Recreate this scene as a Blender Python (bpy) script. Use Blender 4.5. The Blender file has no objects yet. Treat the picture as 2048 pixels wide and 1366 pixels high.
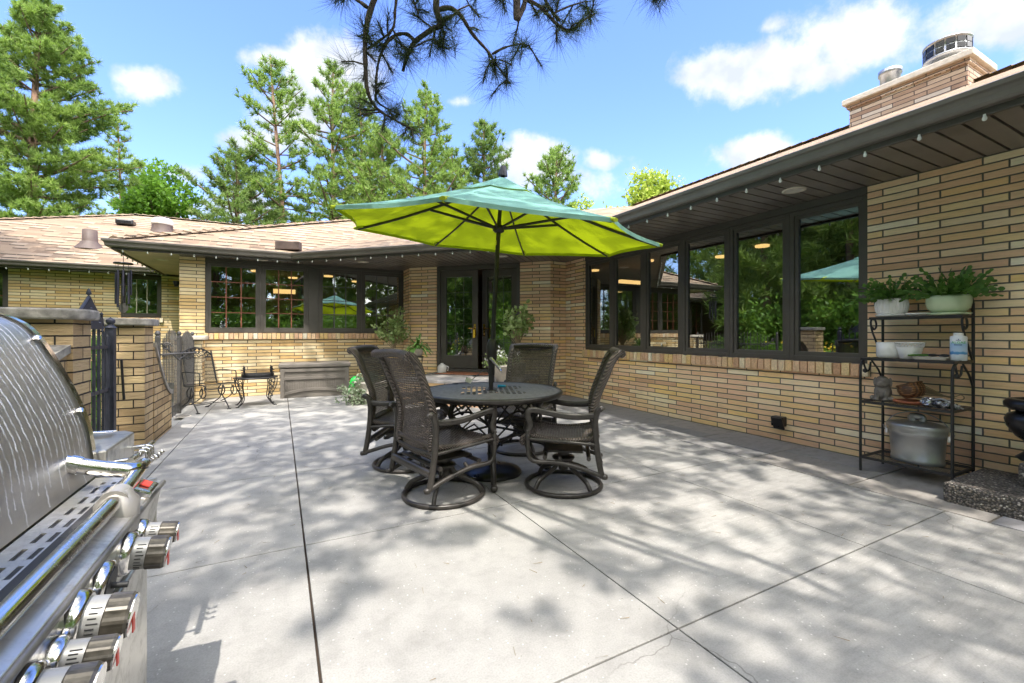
import bpy, math, random
import numpy as np
from math import sin, cos, pi, radians as R
from mathutils import Vector, Matrix
random.seed(7); rng = np.random.default_rng(11)
S = bpy.context.scene; C = S.collection
# ------------------------------------------------------------------ camera
CA, SA = 0.88457, 0.46641          # the house stands square to the world axes; the camera is yawed
cam = bpy.data.cameras.new('camera'); cam.lens = 15.47; cam.sensor_width = 36; cam.shift_y = -15/2048
cam.clip_start = 0.05; cam.clip_end = 900
co = bpy.data.objects.new('camera', cam); C.objects.link(co); S.camera = co
co.location = (0, 0, 1.2); co.rotation_euler = (R(90), 0, -math.atan2(SA, CA))
# ------------------------------------------------------------------ sky, sun, exposure
SUN_E, SUN_A = R(65), math.atan2(-0.34, -0.94)      # elevation, azimuth measured from +Y towards +X
TOSUN = Vector((sin(SUN_A)*cos(SUN_E), cos(SUN_A)*cos(SUN_E), sin(SUN_E)))
W = bpy.data.worlds.new('World'); S.world = W; W.use_nodes = True
wn, wl = W.node_tree.nodes, W.node_tree.links
wn.clear()
def wnode(t, **k):
    n = wn.new(t)
    for a, b in k.items(): setattr(n, a, b)
    return n
def wmath(op, a, b=None, c=None, clamp=False):
    n = wnode('ShaderNodeMath', operation=op, use_clamp=clamp)
    for i, x in enumerate((a, b, c)):
        if x is None: continue
        if isinstance(x, (int, float)): n.inputs[i].default_value = x
        else: wl.new(x, n.inputs[i])
    return n.outputs[0]
sky = wnode('ShaderNodeTexSky', sky_type='NISHITA', sun_disc=False, sun_elevation=SUN_E, sun_rotation=SUN_A % (2*pi),
            air_density=1.15, dust_density=0.3, ozone_density=2.2)
tc = wnode('ShaderNodeTexCoord')
nz = wnode('ShaderNodeTexNoise'); nz.inputs['Scale'].default_value = 7.5; nz.inputs['Detail'].default_value = 9; nz.inputs['Roughness'].default_value = .62
wl.new(tc.outputs['Generated'], nz.inputs['Vector'])
def raydir(u, v):
    k, w = (u-1024)/880, (668-v)/880
    return Vector((CA*k+SA, -SA*k+CA, w)).normalized()
CLOUDS = [(275,165,75,40,1.),(520,118,60,22,.75),(650,150,95,62,1.05),(590,235,110,60,.85),(490,280,80,26,.8),(1060,318,85,42,1.),(1180,318,50,26,.95),
          (1495,140,125,66,1.1),(1515,55,50,24,.6),(1700,70,130,62,.9),(1965,35,120,62,1.0),(1520,308,100,40,1.),(1640,140,70,26,.6),
          (330,345,90,28,.6),(900,205,40,16,.6),(1110,350,120,50,.6),(420,425,240,50,.4),
          (-500,200,260,120,1.),(2500,150,300,140,1.),(-900,350,300,90,1.)]
FILL_CLOUDS = [((-.5,-.75,.75),.5,.42),((.6,-.75,.7),.45,.45),((.1,.0,1.),.42,.30),((-.85,.2,.6),.36,.4),((.3,-.9,.45),.5,.3)]
mx = None
for (u, v, ru, rv, st) in CLOUDS:
    d = raydir(u, v); e1 = raydir(u+40, v)-d; e1.normalize(); e2 = d.cross(e1); e2.normalize()
    s = 1/math.sqrt(1+((u-1024)/880)**2+((668-v)/880)**2)
    def dot(vec):
        n = wnode('ShaderNodeVectorMath', operation='DOT_PRODUCT'); wl.new(tc.outputs['Generated'], n.inputs[0]); n.inputs[1].default_value = vec
        return n.outputs['Value']
    ra, rb = ru/880*s, rv/880*s
    a = dot(e1/ra); b = dot(e2/rb)
    f = dot(d)
    r2 = wmath('SQRT', wmath('ADD', wmath('MULTIPLY', a, a), wmath('MULTIPLY', b, b)))
    m = wmath('MULTIPLY', wmath('SUBTRACT', 1.15, wmath('MULTIPLY', r2, .8)), st)
    m = wmath('MULTIPLY', m, wmath('GREATER_THAN', f, 0.3))
    mx = m if mx is None else wmath('MAXIMUM', mx, m)
mv = mx
for d, ra, rb in FILL_CLOUDS:                               # unseen, extra bright clouds overhead and behind, added as fill light
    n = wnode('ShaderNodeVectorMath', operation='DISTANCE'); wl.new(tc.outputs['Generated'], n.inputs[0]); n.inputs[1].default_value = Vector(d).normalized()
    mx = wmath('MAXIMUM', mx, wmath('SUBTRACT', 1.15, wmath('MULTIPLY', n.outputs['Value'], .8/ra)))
cm = wmath('ADD', wmath('MULTIPLY', wmath('SUBTRACT', nz.outputs['Fac'], .5), 2.1), wmath('SUBTRACT', mx, .22))
mr = wnode('ShaderNodeMapRange', interpolation_type='SMOOTHSTEP'); wl.new(cm, mr.inputs[0]); mr.inputs[1].default_value = 0.0; mr.inputs[2].default_value = .5; mr.inputs[4].default_value = .95
wl.new(wmath('MULTIPLY', mr.outputs[0], wmath('GREATER_THAN', mx, 0.02)), (mixc := wnode('ShaderNodeMix', data_type='RGBA')).inputs[0])
tint = wnode('ShaderNodeMix', data_type='RGBA', blend_type='MULTIPLY'); tint.inputs[0].default_value = 1
SKY_TINT = (.68, .75, 1.10, 1); tint.inputs[7].default_value = SKY_TINT
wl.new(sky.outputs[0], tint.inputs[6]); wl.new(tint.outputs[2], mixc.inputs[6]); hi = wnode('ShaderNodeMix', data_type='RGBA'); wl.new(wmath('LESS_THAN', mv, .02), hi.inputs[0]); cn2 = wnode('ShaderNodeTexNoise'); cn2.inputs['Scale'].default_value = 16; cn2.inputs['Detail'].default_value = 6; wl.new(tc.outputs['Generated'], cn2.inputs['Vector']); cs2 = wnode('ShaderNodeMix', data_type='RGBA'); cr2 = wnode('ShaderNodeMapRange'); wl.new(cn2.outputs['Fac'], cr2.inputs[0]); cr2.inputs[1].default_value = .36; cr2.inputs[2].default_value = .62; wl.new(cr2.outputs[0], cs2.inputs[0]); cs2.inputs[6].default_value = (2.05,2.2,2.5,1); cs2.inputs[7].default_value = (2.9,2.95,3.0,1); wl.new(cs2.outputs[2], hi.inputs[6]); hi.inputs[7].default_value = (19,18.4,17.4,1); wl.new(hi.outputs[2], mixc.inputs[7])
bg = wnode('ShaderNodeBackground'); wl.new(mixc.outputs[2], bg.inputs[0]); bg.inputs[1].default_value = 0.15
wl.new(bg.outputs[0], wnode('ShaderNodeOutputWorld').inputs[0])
sl = bpy.data.lights.new('sun', 'SUN'); sl.energy = 2.3; sl.angle = R(0.55); sl.color = (1, .94, .85)
so = bpy.data.objects.new('sun', sl); C.objects.link(so); so.rotation_euler = TOSUN.to_track_quat('Z', 'Y').to_euler(); so.location = (-4, -8, 20)
S.view_settings.view_transform = 'Standard'; S.view_settings.look = 'None'; S.view_settings.gamma = 1; S.view_settings.exposure = 1.5
S.cycles.max_bounces = 7; S.cycles.transparent_max_bounces = 24; S.cycles.sample_clamp_indirect = 6; S.cycles.caustics_reflective = False; S.cycles.caustics_refractive = False
# ------------------------------------------------------------------ mesh helpers
def ray(u, v):
    k, w = (u-1024)/880, (668-v)/880
    return Vector((CA*k+SA, -SA*k+CA, w))
def D(u, v, Z): return Vector((0, 0, 1.2)) + ray(u, v)*Z
def nz3(): return Vector((random.gauss(0,1), random.gauss(0,1), random.gauss(0,1))).normalized()
class MB:
    def __init__(s): s.v = []; s.f = []; s.sm = []; s.uv = []
    def add(s, vs, fs, smooth=False, uvs=None):
        o = len(s.v); s.v += [tuple(v) for v in vs]
        for i, f in enumerate(fs):
            s.f.append(tuple(o+a for a in f)); s.sm.append(smooth); s.uv.append(uvs[i] if uvs else None)
        return s
    def box(s, c, d, rz=0, M=None, taper=1):
        x, y, z = d[0]/2, d[1]/2, d[2]/2
        vs = [Vector((a*x*(taper if k < 0 else 1), b*y*(taper if k < 0 else 1), k*z)) for k in (-1,1) for a, b in ((-1,-1),(1,-1),(1,1),(-1,1))]
        M = M or Matrix.Rotation(rz, 3, 'Z')
        s.add([M@v+Vector(c) for v in vs], [(3,2,1,0),(4,5,6,7),(0,1,5,4),(1,2,6,5),(2,3,7,6),(3,0,4,7)]); return s
    def prism(s, poly, z0, z1):
        A = sum(poly[i][0]*poly[(i+1) % len(poly)][1]-poly[(i+1) % len(poly)][0]*poly[i][1] for i in range(len(poly)))
        if A < 0: poly = poly[::-1]
        n = len(poly)
        s.add([(p[0], p[1], z0) for p in poly]+[(p[0], p[1], z1) for p in poly],
              [tuple(range(n))[::-1], tuple(range(n, 2*n))]+[(i, (i+1) % n, n+(i+1) % n, n+i) for i in range(n)]); return s
    def tube(s, pts, r, n=8, caps=True, flat=1.0, smooth=True, closed=False):
        P = [Vector(p) for p in pts]; m = len(P)
        rr = r if isinstance(r, (list, tuple)) else [r]*m
        vs = []; up = None
        for i, p in enumerate(P):
            if closed: t = P[(i+1) % m]-P[i-1]
            else: t = P[min(i+1, m-1)]-P[max(i-1, 0)]
            if t.length < 1e-9: t = Vector((0,0,1))
            t.normalize()
            if up is None:
                up = Vector((0,0,1)) if abs(t.z) < .9 else Vector((1,0,0))
            a = t.cross(up)
            if a.length < 1e-6: a = t.orthogonal()
            a.normalize(); b = a.cross(t); up = b
            for k in range(n):
                q = 2*pi*k/n+pi/n
                vs.append(p+a*cos(q)*rr[i]+b*sin(q)*rr[i]*flat)
        fs = []
        for i in range(m if closed else m-1):
            j = (i+1) % m
            fs += [(i*n+k, i*n+(k+1) % n, j*n+(k+1) % n, j*n+k) for k in range(n)]
        s.add(vs, fs, smooth)
        if caps and not closed:
            s.add(vs[:n], [tuple(range(n))[::-1]]); s.add(vs[-n:], [tuple(range(n))])
        return s
    def lathe(s, prof, c=(0,0,0), n=24, smooth=True, sx=1, sy=1, cap=True):
        vs = [(c[0]+r*cos(2*pi*k/n)*sx, c[1]+r*sin(2*pi*k/n)*sy, c[2]+z) for r, z in prof for k in range(n)]
        fs = [(i*n+k, i*n+(k+1) % n, (i+1)*n+(k+1) % n, (i+1)*n+k) for i in range(len(prof)-1) for k in range(n)]
        s.add(vs, fs, smooth)
        if cap:
            if prof[0][0] > 1e-5: s.add(vs[:n], [tuple(range(n))[::-1]])
            if prof[-1][0] > 1e-5: s.add(vs[-n:], [tuple(range(n))])
        return s
    def sheet(s, grid, uvscale=None, smooth=True):
        m, n = len(grid), len(grid[0]); vs = [p for row in grid for p in row]
        fs, uv = [], []
        for i in range(m-1):
            for j in range(n-1):
                fs.append((i*n+j, i*n+j+1, (i+1)*n+j+1, (i+1)*n+j))
                if uvscale:
                    U = lambda a, b: (b/(n-1)*uvscale[0], a/(m-1)*uvscale[1])
                    uv.append((U(i,j), U(i,j+1), U(i+1,j+1), U(i+1,j)))
        s.add(vs, fs, smooth, uv or None); return s
    def build(s, name, mat, parent=None, world=False, bevel=0):
        me = bpy.data.meshes.new(name); me.from_pydata(s.v, [], s.f); 
        me.polygons.foreach_set('use_smooth', s.sm)
        ul = me.uv_layers.new(name='UVMap'); buf = np.zeros(len(me.loops)*2)
        k = 0; V = s.v
        for i, p in enumerate(me.polygons):
            if s.uv[i]:
                for q in s.uv[i]: buf[k] = q[0]; buf[k+1] = q[1]; k += 2
            else:
                n = p.normal
                if abs(n.z) > .98: t, b = Vector((1,0,0)), Vector((0,1,0))
                else:
                    t = Vector((-n.y, n.x, 0)); t.normalize(); b = n.cross(t)
                for vi in p.vertices:
                    q = Vector(V[vi]); buf[k] = q.dot(t); buf[k+1] = q.dot(b); k += 2
        ul.data.foreach_set('uv', buf)
        me.materials.append(mat)
        return link(name, me, parent, world, bevel)
def link(name, me, parent=None, world=False, bevel=0):
    o = bpy.data.objects.new(name, me); C.objects.link(o)
    if parent:
        o.parent = parent
        if world:
            q = parent; l = Vector((0,0,0))
            while q: l += q.location; q = q.parent
            o.location = -l
    if bevel:
        b = o.modifiers.new('bevel', 'BEVEL'); b.width = bevel; b.segments = 2; b.limit_method = 'ANGLE'; b.angle_limit = R(40)
    return o
def soup(name, P, k, mat, parent=None, world=False):
    """P: (n*k,3) array of loose k-sided faces"""
    me = bpy.data.meshes.new(name); n = len(P)//k
    me.vertices.add(n*k); me.vertices.foreach_set('co', np.ascontiguousarray(P, dtype=np.float32).ravel())
    me.loops.add(n*k); me.loops.foreach_set('vertex_index', np.arange(n*k, dtype=np.int32))
    me.polygons.add(n); me.polygons.foreach_set('loop_start', np.arange(0, n*k, k, dtype=np.int32)); me.polygons.foreach_set('loop_total', np.full(n, k, dtype=np.int32))
    me.update(calc_edges=True); me.materials.append(mat)
    return link(name, me, parent, world)
def tag(o, label, cat, group=None, kind=None):
    if label: o['label'] = label
    if cat: o['category'] = cat
    if group: o['group'] = group
    if kind: o['kind'] = kind
    return o
def thing(name, loc, label, cat, rz=0, group=None):
    o = bpy.data.objects.new(name, None); o.empty_display_size = .1; C.objects.link(o); o.location = loc; o.rotation_euler = (0,0,rz)
    return tag(o, label, cat, group)
def copy_thing(root):
    r = root.copy(); C.objects.link(r)
    def rec(a, b):
        for ch in list(a.children):
            c = ch.copy(); C.objects.link(c); c.parent = b; rec(ch, c)
    rec(root, r); return r
def spline(pts, n=8):
    P = [Vector(p) for p in pts]; out = []
    for i in range(len(P)-1):
        a, b, c, d = P[max(i-1,0)], P[i], P[i+1], P[min(i+2,len(P)-1)]
        for k in range(n):
            t = k/n
            out.append(.5*((2*b)+(c-a)*t+(2*a-5*b+4*c-d)*t*t+(3*b-a-3*c+d)*t**3))
    return out+[P[-1]]
def clip(poly, n, d):
    """keep the part of the polygon where p.n <= d"""
    out = []
    for i in range(len(poly)):
        a, b = poly[i], poly[(i+1) % len(poly)]
        da, db = a[0]*n[0]+a[1]*n[1]-d, b[0]*n[0]+b[1]*n[1]-d
        if da <= 0: out.append(a)
        if da*db < 0:
            t = da/(da-db); out.append((a[0]+(b[0]-a[0])*t, a[1]+(b[1]-a[1])*t))
    return out
def strips(poly, n, w, gap, off=0):
    ds = [p[0]*n[0]+p[1]*n[1] for p in poly]; k = math.floor((min(ds)-off)/w); res = []
    while off+k*w < max(ds):
        a, b = off+k*w+gap/2, off+(k+1)*w-gap/2
        q = clip(clip(poly, n, b), (-n[0], -n[1]), -a)
        if len(q) > 2: res.append(q)
        k += 1
    return res
# ------------------------------------------------------------------ materials
class NT:
    def __init__(s, name):
        s.m = bpy.data.materials.new(name); s.m.use_nodes = True; s.n = s.m.node_tree.nodes; s.l = s.m.node_tree.links
        s.b = s.n['Principled BSDF']; s.out = s.n['Material Output']; s._tc = None
    def node(s, t, ins=None, **k):
        n = s.n.new(t)
        for a, b in k.items(): setattr(n, a, b)
        for a, b in (ins or {}).items(): s.put(n.inputs[a], b)
        return n
    def put(s, i, x):
        if isinstance(x, bpy.types.NodeSocket): s.l.new(x, i)
        elif isinstance(x, tuple) and i.type == 'RGBA' and len(x) == 3: i.default_value = x+(1,)
        else: i.default_value = x
    def co(s, k='Object'):
        if not s._tc: s._tc = s.n.new('ShaderNodeTexCoord')
        return s._tc.outputs[k]
    def map(s, vec, sc=(1,1,1), rot=(0,0,0), loc=(0,0,0)):
        return s.node('ShaderNodeMapping', {'Vector': vec, 'Scale': sc, 'Rotation': rot, 'Location': loc}).outputs[0]
    def noise(s, sc, det=4, vec=None, rough=.55):
        return s.node('ShaderNodeTexNoise', {'Vector': vec or s.co(), 'Scale': sc, 'Detail': det, 'Roughness': rough}).outputs['Fac']
    def ramp(s, fac, stops):
        n = s.node('ShaderNodeValToRGB', {'Fac': fac}); e = n.color_ramp.elements
        while len(e) < len(stops): e.new(.5)
        for i, (p, c) in enumerate(stops):
            e[i].position = p; e[i].color = (c+(1,)) if isinstance(c, tuple) else (c,c,c,1)
        return n.outputs[0]
    def math(s, op, a, b=None, clamp=False):
        n = s.node('ShaderNodeMath', operation=op, use_clamp=clamp); s.put(n.inputs[0], a)
        if b is not None: s.put(n.inputs[1], b)
        return n.outputs[0]
    def mix(s, f, a, b, mode='MIX'):
        n = s.node('ShaderNodeMix', data_type='RGBA', blend_type=mode); s.put(n.inputs[0], f); s.put(n.inputs[6], a); s.put(n.inputs[7], b); return n.outputs[2]
    def bump(s, h, st=.5, dist=.01, nrm=None):
        i = {'Height': h, 'Strength': st, 'Distance': dist}
        if nrm: i['Normal'] = nrm
        o = s.node('ShaderNodeBump', i).outputs[0]; s.l.new(o, s.b.inputs['Normal']); return o
    def set(s, col=None, rough=None, metal=None, spec=None, **k):
        if col is not None: s.put(s.b.inputs['Base Color'], col)
        if rough is not None: s.put(s.b.inputs['Roughness'], rough)
        if metal is not None: s.put(s.b.inputs['Metallic'], metal)
        if spec is not None: s.put(s.b.inputs['Specular IOR Level'], spec)
        for a, b in k.items(): s.put(s.b.inputs[a], b)
        return s
    def sep(s, v): return s.node('ShaderNodeSeparateXYZ', {0: v}).outputs
def simple(name, col, rough=.5, metal=0, var=.15, sc=14, bump=0, bsc=90, spec=.5):
    m = NT(name); f = m.noise(sc, 5)
    lo, hi = tuple(c*(1-var) for c in col), tuple(min(1, c*(1+var)) for c in col)
    m.set(m.ramp(f, [(.3, lo), (.7, hi)]), m.math('ADD', m.math('MULTIPLY', f, .2), rough-.1), metal, spec)
    if bump: m.bump(m.noise(bsc, 6), bump, .004)
    return m.m
def brick_mat(name, pal, mortar, bw=.405, rh=.064, ms=.0064, bump=.8, off=.36, vec='UV'):
    m = NT(name)
    wob = m.node('ShaderNodeTexNoise', {'Vector': m.co(vec), 'Scale': 9.0, 'Detail': 3})
    v = m.node('ShaderNodeVectorMath', {0: m.co(vec)}, operation='ADD')
    ws = m.node('ShaderNodeVectorMath', {0: wob.outputs['Color'], 1: (.006,.006,0)}, operation='MULTIPLY'); m.l.new(ws.outputs[0], v.inputs[1])
    b = m.node('ShaderNodeTexBrick', {'Vector': v.outputs[0], 'Color1': (0,0,0), 'Color2': (1,1,1), 'Mortar': (.5,.5,.5), 'Scale': 1.0, 'Mortar Size': ms, 'Mortar Smooth': .25, 'Bias': 0.0, 'Brick Width': bw, 'Row Height': rh}, offset=off, squash=1, offset_frequency=2)
    rowvar = m.ramp(b.outputs['Color'], pal)
    st = m.node('ShaderNodeTexNoise', {'Vector': m.map(m.co(vec), (9, 60, 9)), 'Scale': 1.0, 'Detail': 7, 'Roughness': .7}).outputs['Fac']
    fine = m.noise(160, 4, m.co(vec))
    col = m.mix(.8, rowvar, m.ramp(st, [(.25, .80), (.5, 1.06), (.8, 1.18)]), 'MULTIPLY')
    spot = m.ramp(m.noise(70, 2, m.co(vec)), [(.72, 1.0), (.78, .35)])
    col = m.mix(.35, col, spot, 'MULTIPLY')
    big = m.ramp(m.noise(1.3, 3, m.co(vec)), [(.3, .95), (.7, 1.12)])
    col = m.mix(1.0, col, big, 'MULTIPLY')
    col = m.mix(b.outputs['Fac'], col, m.mix(fine, tuple(c*.7 for c in mortar), mortar))
    m.set(col, .88, spec=.25)
    h = m.math('ADD', m.math('MULTIPLY', m.math('SUBTRACT', 1.0, b.outputs['Fac']), 1.0), m.math('ADD', m.math('MULTIPLY', st, .75), m.math('MULTIPLY', fine, .15)))
    m.bump(h, bump, .014)
    return m.m
PAL = [(0.0, (0.600,0.354,0.205)), (.14, (0.792,0.520,0.338)), (.28, (0.856,0.645,0.349)), (.42, (0.771,0.489,0.307)), (.56, (0.899,0.739,0.492)), (.70, (0.825,0.552,0.359)), (.84, (0.856,0.604,0.256)), (1.0, (0.920,0.853,0.697))]
PALK = [(0.0, (0.566,0.363,0.151)), (.2, (0.707,0.506,0.252)), (.4, (0.788,0.649,0.403)), (.6, (0.667,0.458,0.218)), (.8, (0.808,0.688,0.462)), (1.0, (0.727,0.592,0.378))]
M = {}
M['brick'] = brick_mat('tan_roman_brick', PAL, (.165,.145,.122))
M['brickk'] = brick_mat('pale_roman_brick', PALK, (.13,.11,.09))
M['brickp'] = brick_mat('pier_brick', [(0,(.32,.22,.12)),(.4,(.50,.36,.20)),(.7,(.58,.43,.24)),(1,(.44,.32,.19))], (.05,.045,.04), bw=.34, rh=.085, ms=.0058, bump=1.6)
M['sillb'] = brick_mat('sill_brick', PAL, (.1,.09,.08), bw=3., rh=3., ms=0.0)
def m_sill():
    m = NT('rowlock_brick'); r = m.node('ShaderNodeNewGeometry').outputs['Random Per Island']
    st = m.noise(60, 6)
    col = m.mix(.7, m.ramp(r, PAL), m.ramp(st, [(.3,.6),(.7,1.1)]), 'MULTIPLY'); m.set(col, .9, spec=.2); m.bump(st, .6, .01); return m.m
M['rowlock'] = m_sill()
M['trim'] = simple('dark_bronze_trim', (.085,.077,.068), .42, 0, .12, 5)
M['gutter'] = simple('bronze_gutter', (.15,.135,.118), .38, 0, .15, 4)
M['soffit'] = simple('brown_soffit', (.17,.148,.128), .36, 0, .35, 2.5, .05)
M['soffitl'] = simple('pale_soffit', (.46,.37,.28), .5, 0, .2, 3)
M['muntin'] = simple('rust_muntin', (.22,.075,.045), .5)
M['muntg'] = simple('grey_muntin', (.12,.12,.11), .5)
M['iron'] = simple('black_iron', (.018,.018,.02), .45, 0, .3, 30, .1)
M['irong'] = simple('weathered_iron', (.085,.08,.078), .55, 0, .35, 20, .1)
M['ironb'] = simple('blue_black_iron', (.028,.030,.045), .5, 0, .3, 20)
M['cast'] = simple('dark_bronze_cast', (.046,.041,.037), .36, .2, .3, 25, .15, 120)
M['white'] = simple('white_ceramic', (.78,.77,.75), .25, 0, .04)
M['green'] = simple('celadon_glaze', (.50,.60,.40), .18, 0, .05)
M['terra'] = simple('terracotta', (.42,.14,.07), .7, 0, .15)
M['stone'] = simple('grey_cast_stone', (.20,.18,.16), .9, 0, .4, 22, .5)
M['cap'] = simple('pier_cap_stone', (.27,.25,.22), .92, 0, .45, 14, .7, 60)
M['capl'] = simple('pale_cap_stone', (.62,.56,.48), .9, 0, .15, 14, .5)
M['plastic'] = simple('grey_resin', (.185,.165,.145), .5, 0, .08, 6, .08)
M['black'] = simple('black_glaze', (.012,.012,.014), .3, 0, .2)
M['bulb'] = simple('clear_bulb', (.75,.78,.74), .15, 0, .05)
M['brass'] = simple('brass', (.65,.42,.12), .25, .9, .1)
M['yellow'] = simple('yellow_tag', (.85,.55,.03), .5)
M['cyan'] = simple('blue_plastic', (.02,.32,.62), .3)
M['paper'] = simple('white_card', (.75,.74,.72), .7)
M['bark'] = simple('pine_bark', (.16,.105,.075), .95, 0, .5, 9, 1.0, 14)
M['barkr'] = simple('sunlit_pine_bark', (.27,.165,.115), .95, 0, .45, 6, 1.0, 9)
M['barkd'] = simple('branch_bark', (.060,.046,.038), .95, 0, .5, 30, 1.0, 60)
M['stem'] = simple('pale_stem', (.35,.27,.17), .8)
M['soil'] = simple('potting_soil', (.05,.035,.025), .95)
M['grime'] = simple('roof_vent_brown', (.10,.07,.06), .6)
M['lime_cloth'] = simple('lime_cloth', (.42,.52,.02), .8)
M['mat'] = simple('red_door_mat', (.30,.12,.06), .95, 0, .4, 40, .5)
M['galv'] = None
def leaf(name, a, b, tr=.35, rough=.5, sc=.6):
    m = NT(name); g = m.node('ShaderNodeNewGeometry').outputs['Random Per Island']
    n = m.noise(sc, 3); f = m.math('ADD', m.math('MULTIPLY', g, .55), m.math('SUBTRACT', m.math('MULTIPLY', n, 1.1), .3), True)
    col = m.ramp(f, [(0.1, a), (.9, b)]); m.set(col, rough, spec=.3)
    t = m.node('ShaderNodeBsdfTranslucent', {'Color': m.mix(.5, col, (.25,.42,.05), 'MIX')})
    x = m.node('ShaderNodeMixShader', {0: tr, 1: m.b.outputs[0], 2: t.outputs[0]}); m.l.new(x.outputs[0], m.out.inputs[0]); return m.m
M['pine'] = leaf('pine_needles', (.085,.16,.04), (.33,.44,.10))
M['pined'] = leaf('shaded_pine_needles', (.06,.12,.035), (.23,.31,.085))
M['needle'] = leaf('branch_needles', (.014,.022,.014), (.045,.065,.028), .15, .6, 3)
M['decid'] = leaf('bright_leaves', (.07,.17,.015), (.16,.32,.03), .4)
M['lime'] = leaf('yellow_green_leaves', (.22,.30,.03), (.46,.52,.09), .4)
M['shrub'] = leaf('shrub_leaves', (.07,.16,.025), (.20,.38,.05), .35)
M['dleaf'] = leaf('cactus_leaves', (.03,.09,.02), (.14,.28,.06), .2, .35, 12)
M['topi'] = leaf('topiary_leaves', (.13,.22,.06), (.48,.58,.25), .3, .4, 8)
M['silver'] = leaf('silver_green_leaves', (.10,.14,.08), (.40,.46,.34), .2, .6, 20)
M['flower'] = leaf('yellow_flowers', (.75,.45,.02), (.9,.65,.05), .2)
M['orange'] = simple('orange_petals', (.75,.22,.04), .6)
def m_glass():
    m = NT('window_glass'); m.n.remove(m.b)
    f = m.node('ShaderNodeFresnel', {'IOR': 1.55}).outputs[0]
    w = m.node('ShaderNodeBump', {'Height': m.noise(1.3, 1), 'Strength': .02, 'Distance': .02}).outputs[0]
    g = m.node('ShaderNodeBsdfGlossy', {'Color': (.96,1.0,.98), 'Roughness': .0, 'Normal': w})
    t = m.node('ShaderNodeBsdfTransparent', {'Color': (.62,.66,.63)})
    x = m.node('ShaderNodeMixShader', {0: m.math('ADD', m.math('MULTIPLY', f, 1.6), .30, True), 1: t.outputs[0], 2: g.outputs[0]})
    m.l.new(x.outputs[0], m.out.inputs[0]); return m.m
M['glass'] = m_glass()
def m_emit(name, col, st):
    m = NT(name); m.set((.8,.8,.8), .5); m.put(m.b.inputs['Emission Color'], col); m.b.inputs['Emission Strength'].default_value = st; return m.m
M['lampw'] = m_emit('warm_lamp', (1.,.60,.22), .9)
M['lampc'] = simple('unlit_soffit_lamp', (.6,.58,.52), .4)
def m_concrete():
    m = NT('patio_concrete'); o = m.co()
    big = m.noise(.9, 6, o, .65); mid = m.noise(7, 6, o, .7); fine = m.noise(140, 3, o)
    base = m.ramp(big, [(.3, (.275,.267,.255)), (.7, (.38,.37,.352))])
    base = m.mix(.55, base, m.ramp(mid, [(.3,.70),(.5,1.0),(.72,1.15)]), 'MULTIPLY')
    base = m.mix(.6, base, m.ramp(fine, [(.3,.78),(.6,1.05)]), 'MULTIPLY')
    vo = m.node('ShaderNodeTexVoronoi', {'Vector': o, 'Scale': 42.0, 'Randomness': 1.0}); cell = m.node('ShaderNodeTexNoise', {'Vector': o, 'Scale': 2.2, 'Detail': 3}).outputs['Fac']
    speck = m.math('MULTIPLY', m.math('LESS_THAN', vo.outputs['Distance'], .16), m.math('GREATER_THAN', m.sep(vo.outputs['Color'])[0], .72))
    base = m.mix(m.math('MULTIPLY', speck, .45), base, (.72,.70,.66))
    v2 = m.node('ShaderNodeTexVoronoi', {'Vector': o, 'Scale': 13.0}); pit = m.math('MULTIPLY', m.math('LESS_THAN', v2.outputs['Distance'], .035), m.math('GREATER_THAN', m.sep(v2.outputs['Color'])[1], .55))
    base = m.mix(m.math('MULTIPLY', pit, .75), base, (.12,.10,.08))
    # stamped stone pattern towards the flagstones
    b = m.node('ShaderNodeTexBrick', {'Vector': m.map(o, (1,1,1), (0,0,R(8))), 'Scale': 1.0, 'Mortar Size': .005, 'Mortar Smooth': 1.0, 'Brick Width': .62, 'Row Height': .34, 'Color1': (0,0,0), 'Color2': (1,1,1)}, offset=.37)
    xr = m.node('ShaderNodeMapRange', {0: m.sep(o)[0], 1: 1.2, 2: 2.2}).outputs[0]
    pat = m.math('MULTIPLY', m.math('MULTIPLY', b.outputs['Fac'], m.ramp(m.noise(1.7, 4, o), [(.45,0.0),(.6,1.0)])), xr)
    base = m.mix(m.math('MULTIPLY', pat, .3), base, (.30,.28,.26))
    st = m.node('ShaderNodeTexNoise', {'Vector': m.map(o, (1.6,11,1), (0,0,R(12))), 'Scale': 1.6, 'Detail': 8, 'Roughness': .7}).outputs['Fac']
    base = m.mix(m.math('MULTIPLY', xr, .6), base, m.ramp(st, [(.3,.62),(.5,1.0),(.7,1.18)]), 'MULTIPLY')
    stn = m.ramp(m.noise(1.9, 5, m.map(o, (1,1,1), (0,0,0), (7.3,2.1,0)), .6), [(.56,1.0),(.66,.86),(.74,.80)]); base = m.mix(.9, base, stn, 'MULTIPLY')
    wv = m.node('ShaderNodeTexNoise', {'Vector': o, 'Scale': 5.0, 'Detail': 4}); wc = m.node('ShaderNodeVectorMath', {0: wv.outputs['Color'], 1: (.22,.22,0)}, operation='MULTIPLY'); wo = m.node('ShaderNodeVectorMath', {0: o, 1: wc.outputs[0]}, operation='ADD')
    ck = m.node('ShaderNodeTexVoronoi', {'Vector': wo.outputs[0], 'Scale': .55}, feature='DISTANCE_TO_EDGE'); ckm = m.math('MULTIPLY', m.math('LESS_THAN', ck.outputs['Distance'], .0016), m.ramp(m.noise(.7, 2, o), [(.5,0.0),(.56,1.0)])); base = m.mix(m.math('MULTIPLY', ckm, .6), base, (.13,.12,.11))
    m.set(base, .86, spec=.25)
    m.bump(m.math('ADD', m.math('MULTIPLY', fine, .25), m.math('SUBTRACT', m.math('MULTIPLY', mid, .5), m.math('ADD', pat, m.math('MULTIPLY', pit, 2.0)))), .35, .006); return m.m
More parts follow.
